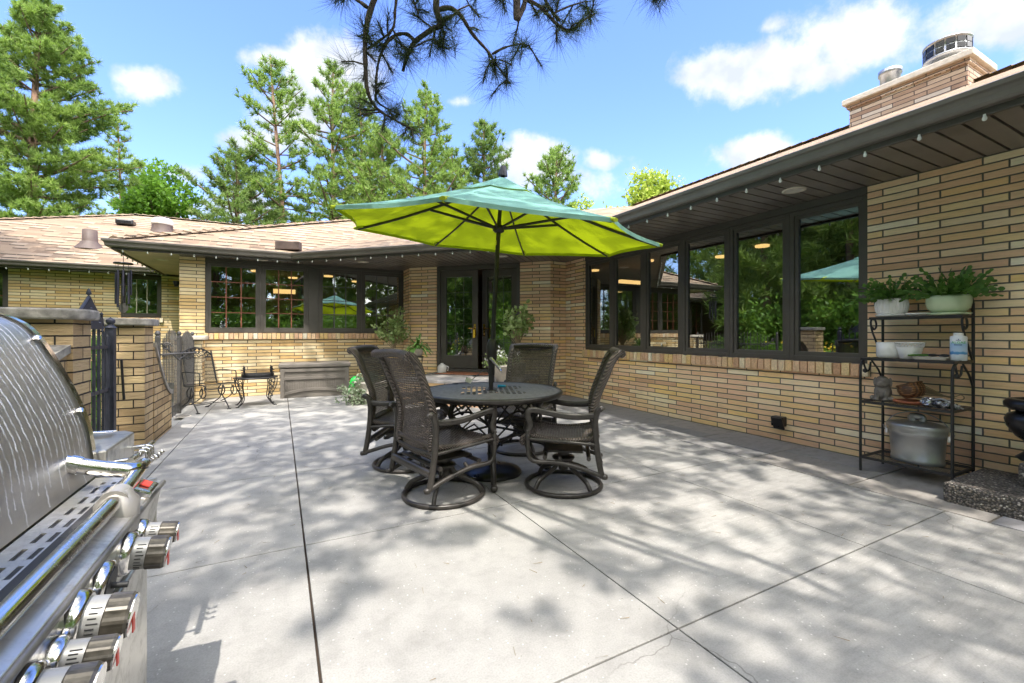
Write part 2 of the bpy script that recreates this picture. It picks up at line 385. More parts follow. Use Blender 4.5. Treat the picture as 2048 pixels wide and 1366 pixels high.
M['concrete'] = m_concrete()
def m_flag():
    m = NT('flagstone'); g = m.node('ShaderNodeNewGeometry').outputs['Random Per Island']; o = m.co()
    n = m.node('ShaderNodeTexNoise', {'Vector': m.map(o, (3,6,3)), 'Scale': 2.0, 'Detail': 8, 'Roughness': .7}).outputs['Fac']
    col = m.mix(.8, m.ramp(g, [(0,(.24,.235,.23)),(.35,(.30,.29,.285)),(.7,(.32,.295,.27)),(1,(.27,.265,.28))]), m.ramp(n, [(.3,.68),(.5,1.0),(.75,1.12)]), 'MULTIPLY')
    m.set(col, .8, spec=.3); m.bump(n, .5, .012); return m.m
M['flag'] = m_flag()
def m_agg():
    m = NT('exposed_aggregate'); v = m.node('ShaderNodeTexVoronoi', {'Vector': m.co(), 'Scale': 75.0})
    c = m.ramp(m.sep(v.outputs['Color'])[0], [(0,(.05,.045,.04)),(.3,(.17,.15,.13)),(.6,(.27,.22,.18)),(.85,(.16,.15,.15)),(1,(.62,.57,.5))])
    c = m.mix(m.ramp(v.outputs['Distance'], [(.42,0.0),(.62,1.0)]), c, (.06,.055,.05)); m.set(c, .7); m.bump(m.math('SUBTRACT', 1.0, v.outputs['Distance']), 1.0, .012); return m.m
M['agg'] = m_agg()
def m_roof(name='shingle_roof'):
    m = NT(name); v = m.co('UV')
    b = m.node('ShaderNodeTexBrick', {'Vector': v, 'Color1': (0,0,0), 'Color2': (1,1,1), 'Mortar': (.4,.4,.4), 'Scale': 1.0, 'Mortar Size': .006, 'Mortar Smooth': .1, 'Bias': .1, 'Brick Width': .26, 'Row Height': .27}, offset=.43, offset_frequency=2, squash=1.35, squash_frequency=3)
    c = m.ramp(b.outputs['Color'], [(0,(.18,.125,.085)),(.25,(.27,.195,.135)),(.6,(.325,.24,.165)),(1,(.38,.29,.21))])
    y = m.sep(v)[1]; fr = m.math('FRACT', m.math('DIVIDE', y, .27))
    butt = m.math('LESS_THAN', fr, .24)
    gap = m.math('MULTIPLY', butt, m.math('GREATER_THAN', m.sep(b.outputs['Color'])[0], .5))
    c = m.mix(gap, c, (.03,.025,.02))
    fine = m.noise(120, 4, v); c = m.mix(.6, c, m.ramp(fine, [(.3,.7),(.7,1.15)]), 'MULTIPLY')
    c = m.mix(.7, c, m.ramp(m.noise(.8, 4, v), [(.3,.85),(.7,1.1)]), 'MULTIPLY')
    m.set(c, .92, spec=.2); m.bump(m.math('ADD', m.math('MULTIPLY', m.math('SUBTRACT', 1.0, fr), m.math('ADD', .6, m.sep(b.outputs['Color'])[0])), m.math('MULTIPLY', fine, .2)), .8, .018); return m.m
M['roof'] = m_roof()
def m_wicker():
    m = NT('brown_wicker'); s = m.sep(m.co('UV')); q = .0150
    fu, fv = m.math('FRACT', m.math('DIVIDE', s[0], q)), m.math('FRACT', m.math('DIVIDE', s[1], q))
    fl = m.math('MULTIPLY', m.math('FLOOR', m.math('DIVIDE', s[0], q)), .5); alt = m.math('FRACT', m.math('ADD', fl, m.math('MULTIPLY', m.math('FLOOR', m.math('DIVIDE', s[1], q)), .5)))
    su, sv = m.math('SINE', m.math('MULTIPLY', fu, pi)), m.math('SINE', m.math('MULTIPLY', fv, pi))
    hole = m.math('MULTIPLY', m.math('LESS_THAN', su, .42), m.math('LESS_THAN', sv, .52))
    h = m.math('ADD', m.math('MULTIPLY', su, m.math('GREATER_THAN', alt, .25)), m.math('MULTIPLY', sv, m.math('LESS_THAN', alt, .25)))
    n = m.noise(35, 4)
    col = m.mix(.75, m.ramp(n, [(.3,(.062,.050,.043)),(.7,(.14,.112,.096))]), m.ramp(h, [(0.0,.35),(.8,1.25)]), 'MULTIPLY')
    m.set(col, .5, spec=.45, Alpha=m.math('SUBTRACT', 1.0, hole)); m.bump(h, 1.0, .006); return m.m
M['wicker'] = m_wicker()
def m_rope():
    m = NT('wrapped_wicker_edge'); o = m.co(); w = m.node('ShaderNodeTexWave', {'Vector': o, 'Scale': 34.0, 'Distortion': 1.5, 'Detail': 1.0}, bands_direction='DIAGONAL').outputs['Fac']
    m.set(m.ramp(w, [(.2,(.045,.037,.032)),(.8,(.125,.10,.085))]), .5); m.bump(w, .9, .006); return m.m
M['rope'] = m_rope()
def m_steel(name, col, rough, streak=False, grime=.0, met=.8):
    m = NT(name); o = m.co()
    br = m.node('ShaderNodeTexNoise', {'Vector': m.map(o, (200,3,200)), 'Scale': 1.0, 'Detail': 3}).outputs['Fac']
    base = m.mix(.5, col, m.ramp(m.noise(9, 6), [(.3,.72),(.7,1.1)]), 'MULTIPLY')
    r = m.math('ADD', m.math('MULTIPLY', br, .12), rough-.06)
    if grime:
        g = m.ramp(m.noise(16, 8, None, .75), [(.48,0.0),(.75,1.0)])
        base = m.mix(m.math('MULTIPLY', g, grime), base, (.16,.14,.11)); r = m.math('ADD', r, m.math('MULTIPLY', g, .3))
    if streak:
        x = m.sep(m.co('UV'))
        c0 = m.math('DIVIDE', m.math('ADD', x[0], m.math('MULTIPLY', m.noise(3.0, 1, m.co('UV')), .03)), .027); fl = m.math('FLOOR', c0)
        idn = m.node('ShaderNodeTexWhiteNoise', {'W': fl}, noise_dimensions='1D').outputs['Value']
        cv = m.node('ShaderNodeCombineXYZ', {0: m.math('MULTIPLY', fl, 5.13), 1: m.math('MULTIPLY', x[1], 13.0), 2: 0.0}).outputs[0]
        wander = m.math('MULTIPLY', m.math('SUBTRACT', m.noise(1.0, 4, cv, .7), .5), 1.1)
        fr = m.math('ABSOLUTE', m.math('SUBTRACT', m.math('SUBTRACT', m.math('FRACT', c0), m.math('ADD', .3, m.math('MULTIPLY', idn, .4))), wander))
        start = m.math('MULTIPLY', idn, .5)
        wid = m.math('ADD', .02, m.math('MULTIPLY', m.noise(70, 3), .15))
        k = m.math('MULTIPLY', m.math('LESS_THAN', fr, wid), m.math('MULTIPLY', m.math('GREATER_THAN', x[1], m.math('MULTIPLY', start, .45)), m.math('LESS_THAN', x[1], m.math('ADD', .52, m.math('MULTIPLY', start, .25)))))
        k = m.math('MULTIPLY', k, m.ramp(m.noise(38, 4), [(.36,0.15),(.56,.9)]))
        base = m.mix(m.math('MULTIPLY', k, .85), base, (.92,.92,.93)); r = m.math('ADD', r, m.math('MULTIPLY', k, .35))
    m.set(base, r, met)
    m.bump(br, .05, .001); return m.m
M['lid'] = m_steel('streaked_steel_lid', (.53,.51,.485), .36, True)
M['steel'] = m_steel('brushed_steel', (.60,.58,.54), .30, False, .6)
M['chrome'] = m_steel('chrome', (.78,.76,.73), .13, False, .10, 1.0)
M['galv'] = m_steel('galvanised_steel', (.42,.43,.44), .34, False, .10)
M['greyp'] = simple('grey_cast_bracket', (.36,.34,.31), .4, .3, .12, 18)
M['rail'] = simple('dark_rail', (.17,.16,.145), .35, .4, .2, 18)
M['knobg'] = simple('knob_band', (.34,.335,.32), .4, .3, .12)
M['knobd'] = simple('knob_grip', (.085,.075,.06), .35, .3, .5, 40)
M['red'] = simple('red_mark', (.62,.06,.04), .4)
M['ink'] = simple('dark_ink', (.02,.02,.02), .6)
def m_canopy():
    m = NT('umbrella_fabric'); bf = m.node('ShaderNodeNewGeometry').outputs['Backfacing']; n = m.noise(5, 5); fb = m.noise(300, 2)
    top = m.mix(n, (.20,.44,.40), (.27,.52,.47)); und = m.mix(n, (.27,.37,.008), (.35,.45,.012))
    col = m.mix(bf, und, top); m.set(col, .85, spec=.15); m.bump(m.math('ADD', m.math('MULTIPLY', fb, .12), m.noise(3.2, 3)), .55, .05)
    t = m.node('ShaderNodeBsdfTranslucent', {'Color': (.45,.56,.01)})
    x = m.node('ShaderNodeMixShader', {0: .26, 1: m.b.outputs[0], 2: t.outputs[0]}); m.l.new(x.outputs[0], m.out.inputs[0]); return m.m
M['canopy'] = m_canopy()
M['lawn'] = simple('lawn_green', (.07,.115,.03), .95, 0, .4, 3, .6, 40)
M['basket'] = None
def m_basket():
    m = NT('wicker_basket'); w = m.node('ShaderNodeTexWave', {'Vector': m.co(), 'Scale': 22.0, 'Distortion': 3.0}, bands_direction='Z').outputs['Fac']
    w2 = m.node('ShaderNodeTexWave', {'Vector': m.co(), 'Scale': 14.0, 'Distortion': 1.0}, bands_direction='X').outputs['Fac']; h = m.math('MULTIPLY', w, w2)
    m.set(m.ramp(h, [(0.1,(.06,.025,.01)),(.6,(.36,.17,.06))]), .5); m.bump(h, 1.0, .008); return m.m
M['basket'] = m_basket()
M['straw'] = simple('dry_straw', (.22,.16,.09), .85)
def m_foil():
    m = NT('black_silver_foil'); n = m.noise(26, 4); m.set(m.ramp(n, [(.45,(.02,.02,.025)),(.55,(.6,.6,.62))]), .25, m.ramp(n, [(.45,0.0),(.55,1.0)])); m.bump(n, .6, .01); return m.m
M['foil'] = m_foil()
M['int'] = simple('interior_wall', (.16,.12,.09), .8)
M['intf'] = simple('interior_floor', (.12,.07,.04), .4)
M['cab'] = simple('wood_cabinet', (.22,.11,.045), .45, 0, .3, 6)
M['shade'] = simple('cream_blind', (.55,.50,.40), .7)
M['chime'] = simple('anodised_tube', (.05,.05,.07), .35, .6)
# ------------------------------------------------------------------ ground
def struct(o): o['kind'] = 'structure'; return o
g = MB(); g.add([(-400,-400,-.09),(400,-400,-.09),(400,400,-.09),(-400,400,-.09)], [(0,1,2,3)])
struct(g.build('ground', M['lawn']))
patio = [(-1.22,-4),(3.99,-4),(3.99,9.9),(-1.22,9.9)]
b = MB(); b.prism([(-1.24,-4.02),(5.0,-4.02),(5.0,9.9),(-1.24,9.9)], -.085, -.022); struct(b.build('patio_bed', M['soil']))
p = MB(); ex = [-1.22,-.98,.125,1.435,2.93,3.99]; ey = [-4,-1.75,-.25,1.27,2.76,4.25,5.75,7.25,9.9]
gx = {.125:.0105, 1.435:.008, 2.93:.006}
for i in range(5):
    for j in range(8):
        a, c_ = ex[i]+gx.get(ex[i],.008)/2, ex[i+1]-gx.get(ex[i+1],.008)/2
        p.prism([(a,ey[j]+.0042),(c_,ey[j]+.0042),(c_,ey[j+1]-.0042),(a,ey[j+1]-.0042)], -.05, 0)
struct(p.build('patio', M['concrete'], bevel=.002))
f = MB(); y = -4.0; random.seed(3)
while y < 7.2:
    h = random.uniform(.55,1.0); xs = [4.003, random.uniform(4.35,4.65), 4.99] if random.random() < .7 else [4.003,4.99]
    for a, c_ in zip(xs, xs[1:]): f.prism([(a+.006,y+.006),(c_-.006,y+.006),(c_-.006,min(y+h,7.19)-.006),(a+.006,min(y+h,7.19)-.006)], -.05, .0)
    y += h
struct(f.build('flagstone_path', M['flag'], bevel=.004))
fb = MB(); fb.prism([(3.992,-4),(5,-4),(5,7.2),(3.992,7.2)], -.05, -.012); struct(fb.build('path_mortar', M['stone']))
b = MB(); b.prism([(-1.75,-4),(-1.245,-4),(-1.245,9.9),(-1.75,9.9)], -.085, -.03); struct(b.build('kerb', M['concrete']))
# ------------------------------------------------------------------ house
H = thing('brick_house', (1.5, 9.9, 0), 'low ranch house of tan brick with brown shingle roofs round a paved courtyard', 'house')
def HB(mb, name, mat, parent=None, bevel=0): return mb.build(name, mat, parent or H, True, bevel)
def wallseg(mb, p, q, z0, z1, t=.16):
    p, q = Vector((*p,0)), Vector((*q,0)); d = (q-p).normalized(); n = Vector((-d.y, d.x, 0))   # inside is to the left
    a, b_ = p+n*t, q+n*t
    mb.prism([(p.x,p.y),(q.x,q.y),(b_.x,b_.y),(a.x,a.y)], z0, z1)
ZT = 2.625
w = MB(); wallseg(w, (5,2.15), (5,-4), 0, ZT); HB(w, 'wall', M['brick'])
w = MB(); wallseg(w, (5,6.59), (5,2.15), 0, .90); HB(w, 'wall', M['brick'])
w = MB(); wallseg(w, (5,7.2), (5,6.59), 0, ZT); HB(w, 'wall', M['brick'])
w = MB(); wallseg(w, (4.205,7.635), (4.64,7.2), 0, ZT); wallseg(w, (4.64,7.2), (4.998,7.2), 0, ZT); HB(w, 'wall', M['brick'])
w = MB(); wallseg(w, (2.46,9.9), (2.46,9.38), 0, ZT); wallseg(w, (2.46,9.38), (2.912,8.928), 0, ZT); HB(w, 'wall', M['brick'])
w = MB(); wallseg(w, (-1.62,9.9), (-1.235,9.9), 0, ZT, .3); wallseg(w, (-1.235,9.9), (2.457,9.9), 0, 1.15); HB(w, 'wall', M['brickk'])
w = MB(); wallseg(w, (-1.62,13.5), (-1.62,10.2), 0, ZT); HB(w, 'wall', M['brickk'])
w = MB(); wallseg(w, (-12,13.5), (-5.2,13.5), 0, .9); wallseg(w, (-5.2,13.5), (-3.33,13.5), 0, ZT); wallseg(w, (-3.33,13.5), (-2.56,13.5), 0, 1.56); wallseg(w, (-2.56,13.5), (-1.5,13.5), 0, ZT); HB(w, 'wall', M['brickk'])
def rowlock(p, q, z, h, out=.045):
    mb = MB(); p, q = Vector((*p,0)), Vector((*q,0)); L = (q-p).length; d = (q-p)/L; n = Vector((d.y,-d.x,0)); k = int(L/.078); st = L/k
    ang = math.atan2(d.y, d.x)
    for i in range(k):
        c = p+d*(st*(i+.5))+n*(out/2-.03); j = random.uniform(-.004,.004)
        mb.box((c.x,c.y,z+h/2+j*.5), (st-.011, out+.06+j, h+j), ang)
    m2 = MB(); c = (p+q)/2+n*(-.02); m2.box((c.x,c.y,z+h/2-.002), (L, .05, h-.008), ang)
    o = HB(mb, 'brick_sill', M['rowlock'], None, .004); m2.build('sill_mortar', M['stone'], o, True); return o
rowlock((5,6.62), (5,2.12), .79, .12); rowlock((-1.25,9.9), (2.46,9.9), 1.10, .115); rowlock((-3.38,13.5), (-2.52,13.5), 1.48, .11)
def window(p, q, z0, z1, nv=0, nh=0, mm='muntin', depth=.09, setback=.015):
    p, q = Vector((*p,0)), Vector((*q,0)); L = (q-p).length; d = (q-p)/L; n = Vector((d.y,-d.x,0)); ang = math.atan2(d.y, d.x)
    def bx(mb, s0, s1, za, zb, dep, out): c = p+d*((s0+s1)/2)+n*(out-dep/2); mb.box((c.x,c.y,(za+zb)/2), (s1-s0, dep, zb-za), ang)
    f = MB(); e = .045
    o0 = -setback
    bx(f, .001, e, z0, z1, depth, o0); bx(f, L-e, L-.001, z0, z1, depth, o0); bx(f, e, L-e, z0, z0+e+.01, depth, o0); bx(f, e, L-e, z1-e, z1, depth, o0)
    fo = HB(f, 'window', M['trim'], None, .003)
    s = MB(); g = e; w_ = .042; o1 = o0-.014
    bx(s, g, g+w_, z0+g, z1-g, .05, o1); bx(s, L-g-w_, L-g, z0+g, z1-g, .05, o1); bx(s, g+w_, L-g-w_, z0+g+.008, z0+g+w_+.012, .05, o1); bx(s, g+w_, L-g-w_, z1-g-w_, z1-g, .05, o1)
    s.build('sash', M['trim'], fo, True, .002)
    a, b_ = g+w_-.005, L-g-w_+.005; za, zb = z0+g+w_+.005, z1-g-w_+.005
    gl = MB(); c1, c2 = p+d*a-n*.05, p+d*b_-n*.05; gl.add([(c1.x,c1.y,za),(c2.x,c2.y,za),(c2.x,c2.y,zb),(c1.x,c1.y,zb)], [(0,1,2,3)]); gl.build('pane', M['glass'], fo, True)
    if nv or nh:
        mg = MB()
        for i in range(nv): x = a+(b_-a)*(i+1)/(nv+1); bx(mg, x-.010, x+.010, za, zb, .010, -.038)
        for i in range(nh): zz = za+(zb-za)*(i+1)/(nh+1); bx(mg, a, b_, zz-.008, zz+.008, .008, -.039)
        mg.build('muntin_grid', M[mm], fo, True)
    return fo
ys = [6.588-.7397*i for i in range(7)]
for i in range(6): window((5,ys[i]), (5,ys[i+1]), .912, 2.545)
hd = MB(); hd.box((5.04,4.37,2.585), (.08,4.43,.076)); hd.box((5.03,4.37,.906), (.07,4.43,.012)); HB(hd, 'window_head', M['trim'], None, .003)
xs = [-1.232,-.335,.515,.70,1.55,2.452]
for i in (0,1,3,4): window((xs[i],9.9), (xs[i+1],9.9), 1.225, 2.56, 2, 3, 'muntin' if i < 2 else 'muntg')
hd = MB(); hd.box((.6075,9.945,1.89), (.184,.08,1.33)); hd.box((.61,9.94,2.592), (3.68,.08,.062)); HB(hd, 'window_post', M['trim'], None, .003)
window((-3.325,13.5), (-2.565,13.5), 1.60, 2.60, 2, 0, 'shade'); window((-5.95,13.5), (-5.21,13.5), .95, 2.6, 1, 2)
window((-6.75,13.5), (-5.95,13.5), .95, 2.6, 1, 2)
# double door on the diagonal wall
A0, A1 = Vector((2.912,8.928,0)), Vector((4.205,7.635,0)); dd = (A1-A0).normalized(); dn = Vector((dd.y,-dd.x,0)); LD = (A1-A0).length; da = math.atan2(dd.y, dd.x)
fr = MB()
def dbx(mb, s0, s1, za, zb, dep, out):
    c = A0+dd*((s0+s1)/2)+dn*(out-dep/2); mb.box((c.x,c.y,(za+zb)/2), (s1-s0,dep,zb-za), da)
dbx(fr, .0, .075, .42, 2.62, .16, -.02); dbx(fr, LD-.075, LD, .42, 2.62, .16, -.02); dbx(fr, .075, LD-.075, 2.53, 2.62, .16, -.02); dbx(fr, .075, LD-.075, .42, .475, .2, .02)
dbx(fr, .0, LD, .0, .42, .12, -.05)
HB(fr, 'door_frame', M['trim'], None, .004)
def leaf_door(hinge_s, sgn, swing, hb):
    hp = A0+dd*hinge_s-dn*.07; W_ = (LD-.15)/2-.004
    root = MB(); rot = Matrix.Rotation(da+swing, 3, 'Z')
    def lb(mb, a, b_, za, zb, dep): mb.box(rot@Vector((sgn*(a+b_)/2, 0, 0))+hp+Vector((0,0,(za+zb)/2)), (b_-a, dep, zb-za), 0, rot)
    z0, z1 = .485, 2.525
    lb(root, .0, .125, z0, z1, .045); lb(root, W_-.125, W_, z0, z1, .045); lb(root, .125, W_-.125, z0, z0+.27, .045); lb(root, .125, W_-.125, z1-.14, z1, .045)
    o = HB(root, 'door', M['trim'], None, .003)
    gl = MB(); P = [rot@Vector((sgn*a,.0,0))+hp+Vector((0,0,zz)) for a, zz in ((.12,z0+.265),(W_-.12,z0+.265),(W_-.12,z1-.135),(.12,z1-.135))]
    gl.add(P, [(0,1,2,3) if sgn > 0 else (3,2,1,0)]); gl.build('pane', M['glass'], o, True)
    mg = MB(); 
    for k in (1,2): x = .125+(W_-.25)*k/3; lb(mg, x-.004, x+.004, z0+.27, z1-.14, .012)
    for k in (1,2,3,4): zz = z0+.27+(1.63)*k/5; lb(mg, .125, W_-.125, zz-.0035, zz+.0035, .010)
    mg.build('muntin_grid', M['muntg'], o, True)
    hb_ = MB(); q = lambda a, y_, zz: rot@Vector((sgn*a, y_, 0))+hp+Vector((0,0,zz))
    hb_.box(q(W_-.06,-.028,1.28), (.05,.012,.26), 0, rot); hb_.tube([q(W_-.06,-.03,1.32), q(W_-.06,-.075,1.32), q(W_-.19,-.08,1.315)], .011, 8)
    hb_.build('handle', M['brass'], o, True)
    if hb: y_ = MB(); y_.box(q(W_-.055,-.09,1.21), (.045,.01,.17), 0, rot); y_.build('tag', M['yellow'], o, True)
    return o
leaf_door(.077, 1, 0, True); leaf_door(LD-.077, -1, -R(13), False)
# soffits
EA, EB, EC = (-2.45,9.53), (.23,9.53), (4.0,5.76)
def soffit(poly, n, mat, off=0.):
    mb = MB()
    for q in strips(poly, n, .135, .018, off): mb.prism(q, ZT, ZT+.02)
    b2 = MB(); b2.prism(poly, ZT+.021, ZT+.04); o = HB(mb, 'soffit', mat); b2.build('soffit_backing', M['iron'], o, True)
rd = .70711
soffit([(4.02,-4),(5.2,-4),(5.2,7.2),(4.02,5.78)], (0,1), M['soffit'])
soffit([(.24,9.55),(4.02,5.78),(5.2,7.2),(5.0,7.5),(2.6,10.0),(.64,10.0)], (rd,-rd), M['soffit'])
soffit([(-1.62,9.55),(.24,9.55),(.64,10.0),(-1.62,10.0)], (1,0), M['soffit'])
soffit([(-2.43,9.55),(-1.621,9.55),(-1.621,13.5),(-2.43,13.12)], (0,1), M['soffitl'])
soffit([(-12,13.12),(-2.43,13.12),(-2.43,13.6),(-12,13.6)], (1,0), M['soffit'])
# eaves gutter, swept along the eave line
EAVE = [(-13,13.1),(-2.45,13.1),EA,EB,EC,(4.0,-4.0)]
def sweep(path, prof):
    mb = MB(); m = len(path); N = len(prof); vs = []
    P = [Vector((*a,0)) for a in path]
    for i in range(m):
        d0 = (P[i]-P[i-1]).normalized() if i else None; d1 = (P[i+1]-P[i]).normalized() if i < m-1 else None
        d0 = d0 or d1; d1 = d1 or d0; n0, n1 = Vector((d0.y,-d0.x,0)), Vector((d1.y,-d1.x,0)); nn = (n0+n1); nn = nn/(nn.dot(n0))
        for o, z in prof: q = P[i]+nn*o; vs.append((q.x,q.y,z))
    fs = [(i*N+k, (i+1)*N+k, (i+1)*N+(k+1) % N, i*N+(k+1) % N) for i in range(m-1) for k in range(N)]
    mb.add(vs, fs); return mb
HB(sweep(EAVE, [(-.02,2.60),(.015,2.60),(.015,2.765),(-.02,2.765)]), 'fascia', M['trim'])
HB(sweep(EAVE, [(.017,2.64),(.07,2.64),(.085,2.655),(.088,2.69),(.10,2.712),(.118,2.722),(.122,2.75),(.112,2.757),(.105,2.745),(.017,2.745)]), 'gutter', M['gutter'])
# roofs
def rp(mb, pts, zf, t=.03):
    top = [Vector((x,y,zf(x,y))) for x, y in pts]; n = len(top); 
    mb.add(top+[v-Vector((0,0,t)) for v in top], [tuple(range(n)), tuple(range(n,2*n))[::-1]]+[(i,n+i,n+(i+1) % n,(i+1) % n) for i in range(n)])
zK = lambda x, y: 2.775+.42*(y-9.53); zW = lambda x, y: 2.775+.42*(x+2.45); zF = lambda x, y: 2.775+.42*(y-13.1)
zD = lambda x, y: 2.775+.244*(x+y-9.76); zR = lambda x, y: 2.775+.422*(x-4.0)
HB((mb := MB(), rp(mb, [(-2.5,9.48),(.25,9.48),(3.8,14.47),(2.49,14.47)], zK))[0], 'roof', M['roof'])
HB((mb := MB(), rp(mb, [(-2.5,9.48),(2.49,14.47),(2.49,18.05),(-2.5,13.05)], zW))[0], 'roof', M['roof'])
HB((mb := MB(), rp(mb, [(-9.99,13.05),(-2.5,13.05),(3.2,18.77),(-4.27,18.77)], zF))[0], 'roof', M['roof'])
HB((mb := MB(), rp(mb, [(.19,9.50),(3.97,5.71),(8.62,9.13),(3.8,14.47)], zD))[0], 'roof', M['roof'])
HB((mb := MB(), rp(mb, [(3.95,-4),(8.62,-4),(8.62,9.13),(3.95,5.74)], zR))[0], 'roof', M['roof'])
HB((mb := MB(), rp(mb, [(8.62,-4),(13,-4),(13,12),(8.62,9.13)], lambda x, y: 4.724-.45*(x-8.62)))[0], 'roof', M['roof'])
HB((mb := MB(), rp(mb, [(2.49,14.47),(3.8,14.47),(8.62,9.13),(13,12),(8,20),(2.49,18.05)], lambda x, y: 4.70))[0], 'roof', M['roof'])
HB((mb := MB(), rp(mb, [(-9.99,13.05),(-4.27,18.77),(-9.99,24.4)], lambda x, y: 2.775+.42*(x+9.94)))[0], 'roof', M['roof'])
def ridgecap(pts):
    mb = MB(); a, b_ = Vector(pts[0]), Vector(pts[1]); L = (b_-a).length; k = int(L/.2); d = (b_-a)/k; s = d.cross(Vector((0,0,1))).normalized()*.12
    for i in range(k):
        p0, p1 = a+d*i, a+d*(i+1.12); u0, u1 = Vector((0,0,.035)), Vector((0,0,.018)); dn_ = Vector((0,0,-.03))
        mb.add([p0-s+dn_+u0, p0+u0+Vector((0,0,.012)), p0+s+dn_+u0, p1-s+dn_+u1, p1+u1, p1+s+dn_+u1], [(0,1,4,3),(1,2,5,4),(0,2,1)])
    return mb
for pts in (((-2.45,9.53,2.79),(2.49,14.47,4.86)), ((-9.94,13.1,2.79),(-4.27,18.77,5.16)), ((-4.27,18.77,5.165),(3.2,18.77,5.165)), ((8.62,-4,4.735),(8.62,9.13,4.735))): HB(ridgecap(pts), 'ridge_cap', M['roof'])
# roof vents
def onF(u, v):
    r = ray(u, v); t = (2.775-1.2-.42*13.1)/(r.z-.42*r.y); return Vector((0,0,1.2))+r*t
q = onF(180,492); v = MB(); v.lathe([(.32,-.10),(.16,.10),(.15,.12),(.14,.4),(.12,.4),(.11,.3)], q, 20); HB(v, 'roof_vent', M['grime'])
q = onF(252,450); v = MB(); v.box(q+Vector((0,0,.06)), (.42,.4,.16)); HB(v, 'roof_vent', M['black'], None, .04)
q = onF(325,461); v = MB(); v.lathe([(.33,-.12),(.27,.02),(.26,.16)], q, 20); vo = HB(v, 'roof_vent', M['grime']); v = MB(); v.lathe([(.26,.161),(.28,.18),(.27,.28),(.2,.36),(.08,.39),(.0,.395)], q, 20); v.build('vent_cap', M['white'], vo, True)
v = MB(); v.box((.15,9.70,2.93), (.45,.16,.16), R(-22)); HB(v, 'roof_vent', M['grime'], None, .01)
# chimney
ch = MB(); ch.prism([(8.3,2.41),(9.0,2.41),(9.0,3.82),(8.3,3.82)], 4.3, 4.9); ch.prism([(8.27,2.38),(9.03,2.38),(9.03,3.85),(8.27,3.85)], 4.9, 4.965); cho = HB(ch, 'chimney', brick_mat('chimney_brick', [(0,(.34,.22,.16)),(.4,(.5,.36,.26)),(.7,(.58,.46,.36)),(1,(.66,.58,.5))], (.12,.10,.09)), None)
cc = MB(); cc.prism([(8.22,2.33),(9.08,2.33),(9.08,3.90),(8.22,3.90)], 4.965, 5.055); cc.build('chimney_cap', M['capl'], cho, True, .012)
fl = MB(); c0 = (8.62,2.72,5.055); fl.lathe([(.17,0),(.17,.13)], c0, 24); fl.lathe([(.19,.13),(.27,.14),(.27,.16),(.255,.165),(.255,.35),(.27,.355),(.27,.375),(.0,.39)], c0, 28)
fo = fl.build('flue_cap', M['galv'], cho, True)
gr = MB()
for k in range(14):
    a = 2*pi*k/14
    for zz in (.215,.30): gr.box((c0[0]+.2565*cos(a),c0[1]+.2565*sin(a),c0[2]+zz), (.008,.095,.07), a)
gr.build('flue_screen', M['black'], cho, True)
fl = MB(); fl.lathe([(.13,0),(.13,.22),(.15,.225),(.15,.30),(.12,.305),(.12,.2),(.0,.19)], (8.52,3.36,5.055), 22); fl.build('flue_pipe', M['galv'], cho, True)
# soffit lamps, flood light, outlet box
for (x, y) in ((4.5,2.55),(4.5,5.6),(1.45,9.05),(3.6,7.2),(-2.0,10.6),(-.3,9.72)):
    l = MB(); l.lathe([(.105,.0),(.105,-.008),(.085,-.012),(.078,-.004),(.0,-.004)], (x,y,ZT), 24); lo = HB(l, 'recessed_light', M['capl']); l = MB(); l.lathe([(.074,-.006),(.0,-.012)], (x,y,ZT), 20); l.build('lamp', M['lampc'], lo, True)
fo = MB(); fo.lathe([(.03,-.05),(.055,.05),(.045,.055),(.0,.05)], (-1.72,10.25,2.14), 14); fo.box((-1.66,10.25,2.17), (.1,.05,.05)); HB(fo, 'flood_light', M['black'])
p0 = D(1557,845,1); r_ = ray(1557,845); t_ = 4.95/r_.x; pc = Vector((0,0,1.2))+r_*t_
ob = MB(); ob.box((4.955,pc.y,pc.z+.015), (.09,.13,.11), 0); o_ = HB(ob, 'outlet_box', M['black'], None, .01); ob = MB(); ob.box((4.90,pc.y-.02,pc.z+.0), (.02,.12,.14), 0, Matrix.Rotation(R(-25),3,'Y')); ob.build('cover', M['black'], o_, True, .006)
# interior seen through the glass
ip = [(-1.45,10.25),(2.62,10.25),(2.62,9.5),(4.75,7.36),(5.18,7.36),(5.18,-3.8),(9.2,-3.8),(9.2,14.2),(-1.45,14.2)]
HB((mb := MB(), mb.prism(ip, .38, .44))[0], 'interior_floor', M['intf']); HB((mb := MB(), mb.prism(ip, 2.70, 2.74))[0], 'interior_ceiling', M['int'])
HB((mb := MB(), mb.prism([(-1.46,14.2),(9.3,14.2),(9.3,14.3),(-1.46,14.3)], .4, 2.7), mb.prism([(9.2,-3.8),(9.3,-3.8),(9.3,14.2),(9.2,14.2)], .4, 2.7), mb.prism([(-1.455,10.25),(-1.44,10.25),(-1.44,14.2),(-1.455,14.2)], .4, 2.7), mb.prism([(5.18,-3.9),(9.3,-3.9),(9.3,-3.8),(5.18,-3.8)], .4, 2.7))[0], 'interior_wall', M['int'])
HB((mb := MB(), mb.prism([(-12,14.6),(-1.5,14.6),(-1.5,14.7),(-12,14.7)], .3, 2.7), mb.prism([(-12,13.7),(-1.75,13.7),(-1.75,14.6),(-12,14.6)], 2.66, 2.72))[0], 'interior_wall', M['int'])
mb = MB(); 
for x in (-1.0,0.,1.,3.0): mb.box((x,13.9,2.15), (.9,.5,.8)); mb.box((x,13.8,.9), (.9,.65,.9))
HB(mb, 'interior_cabinet', M['cab'], None, .01)
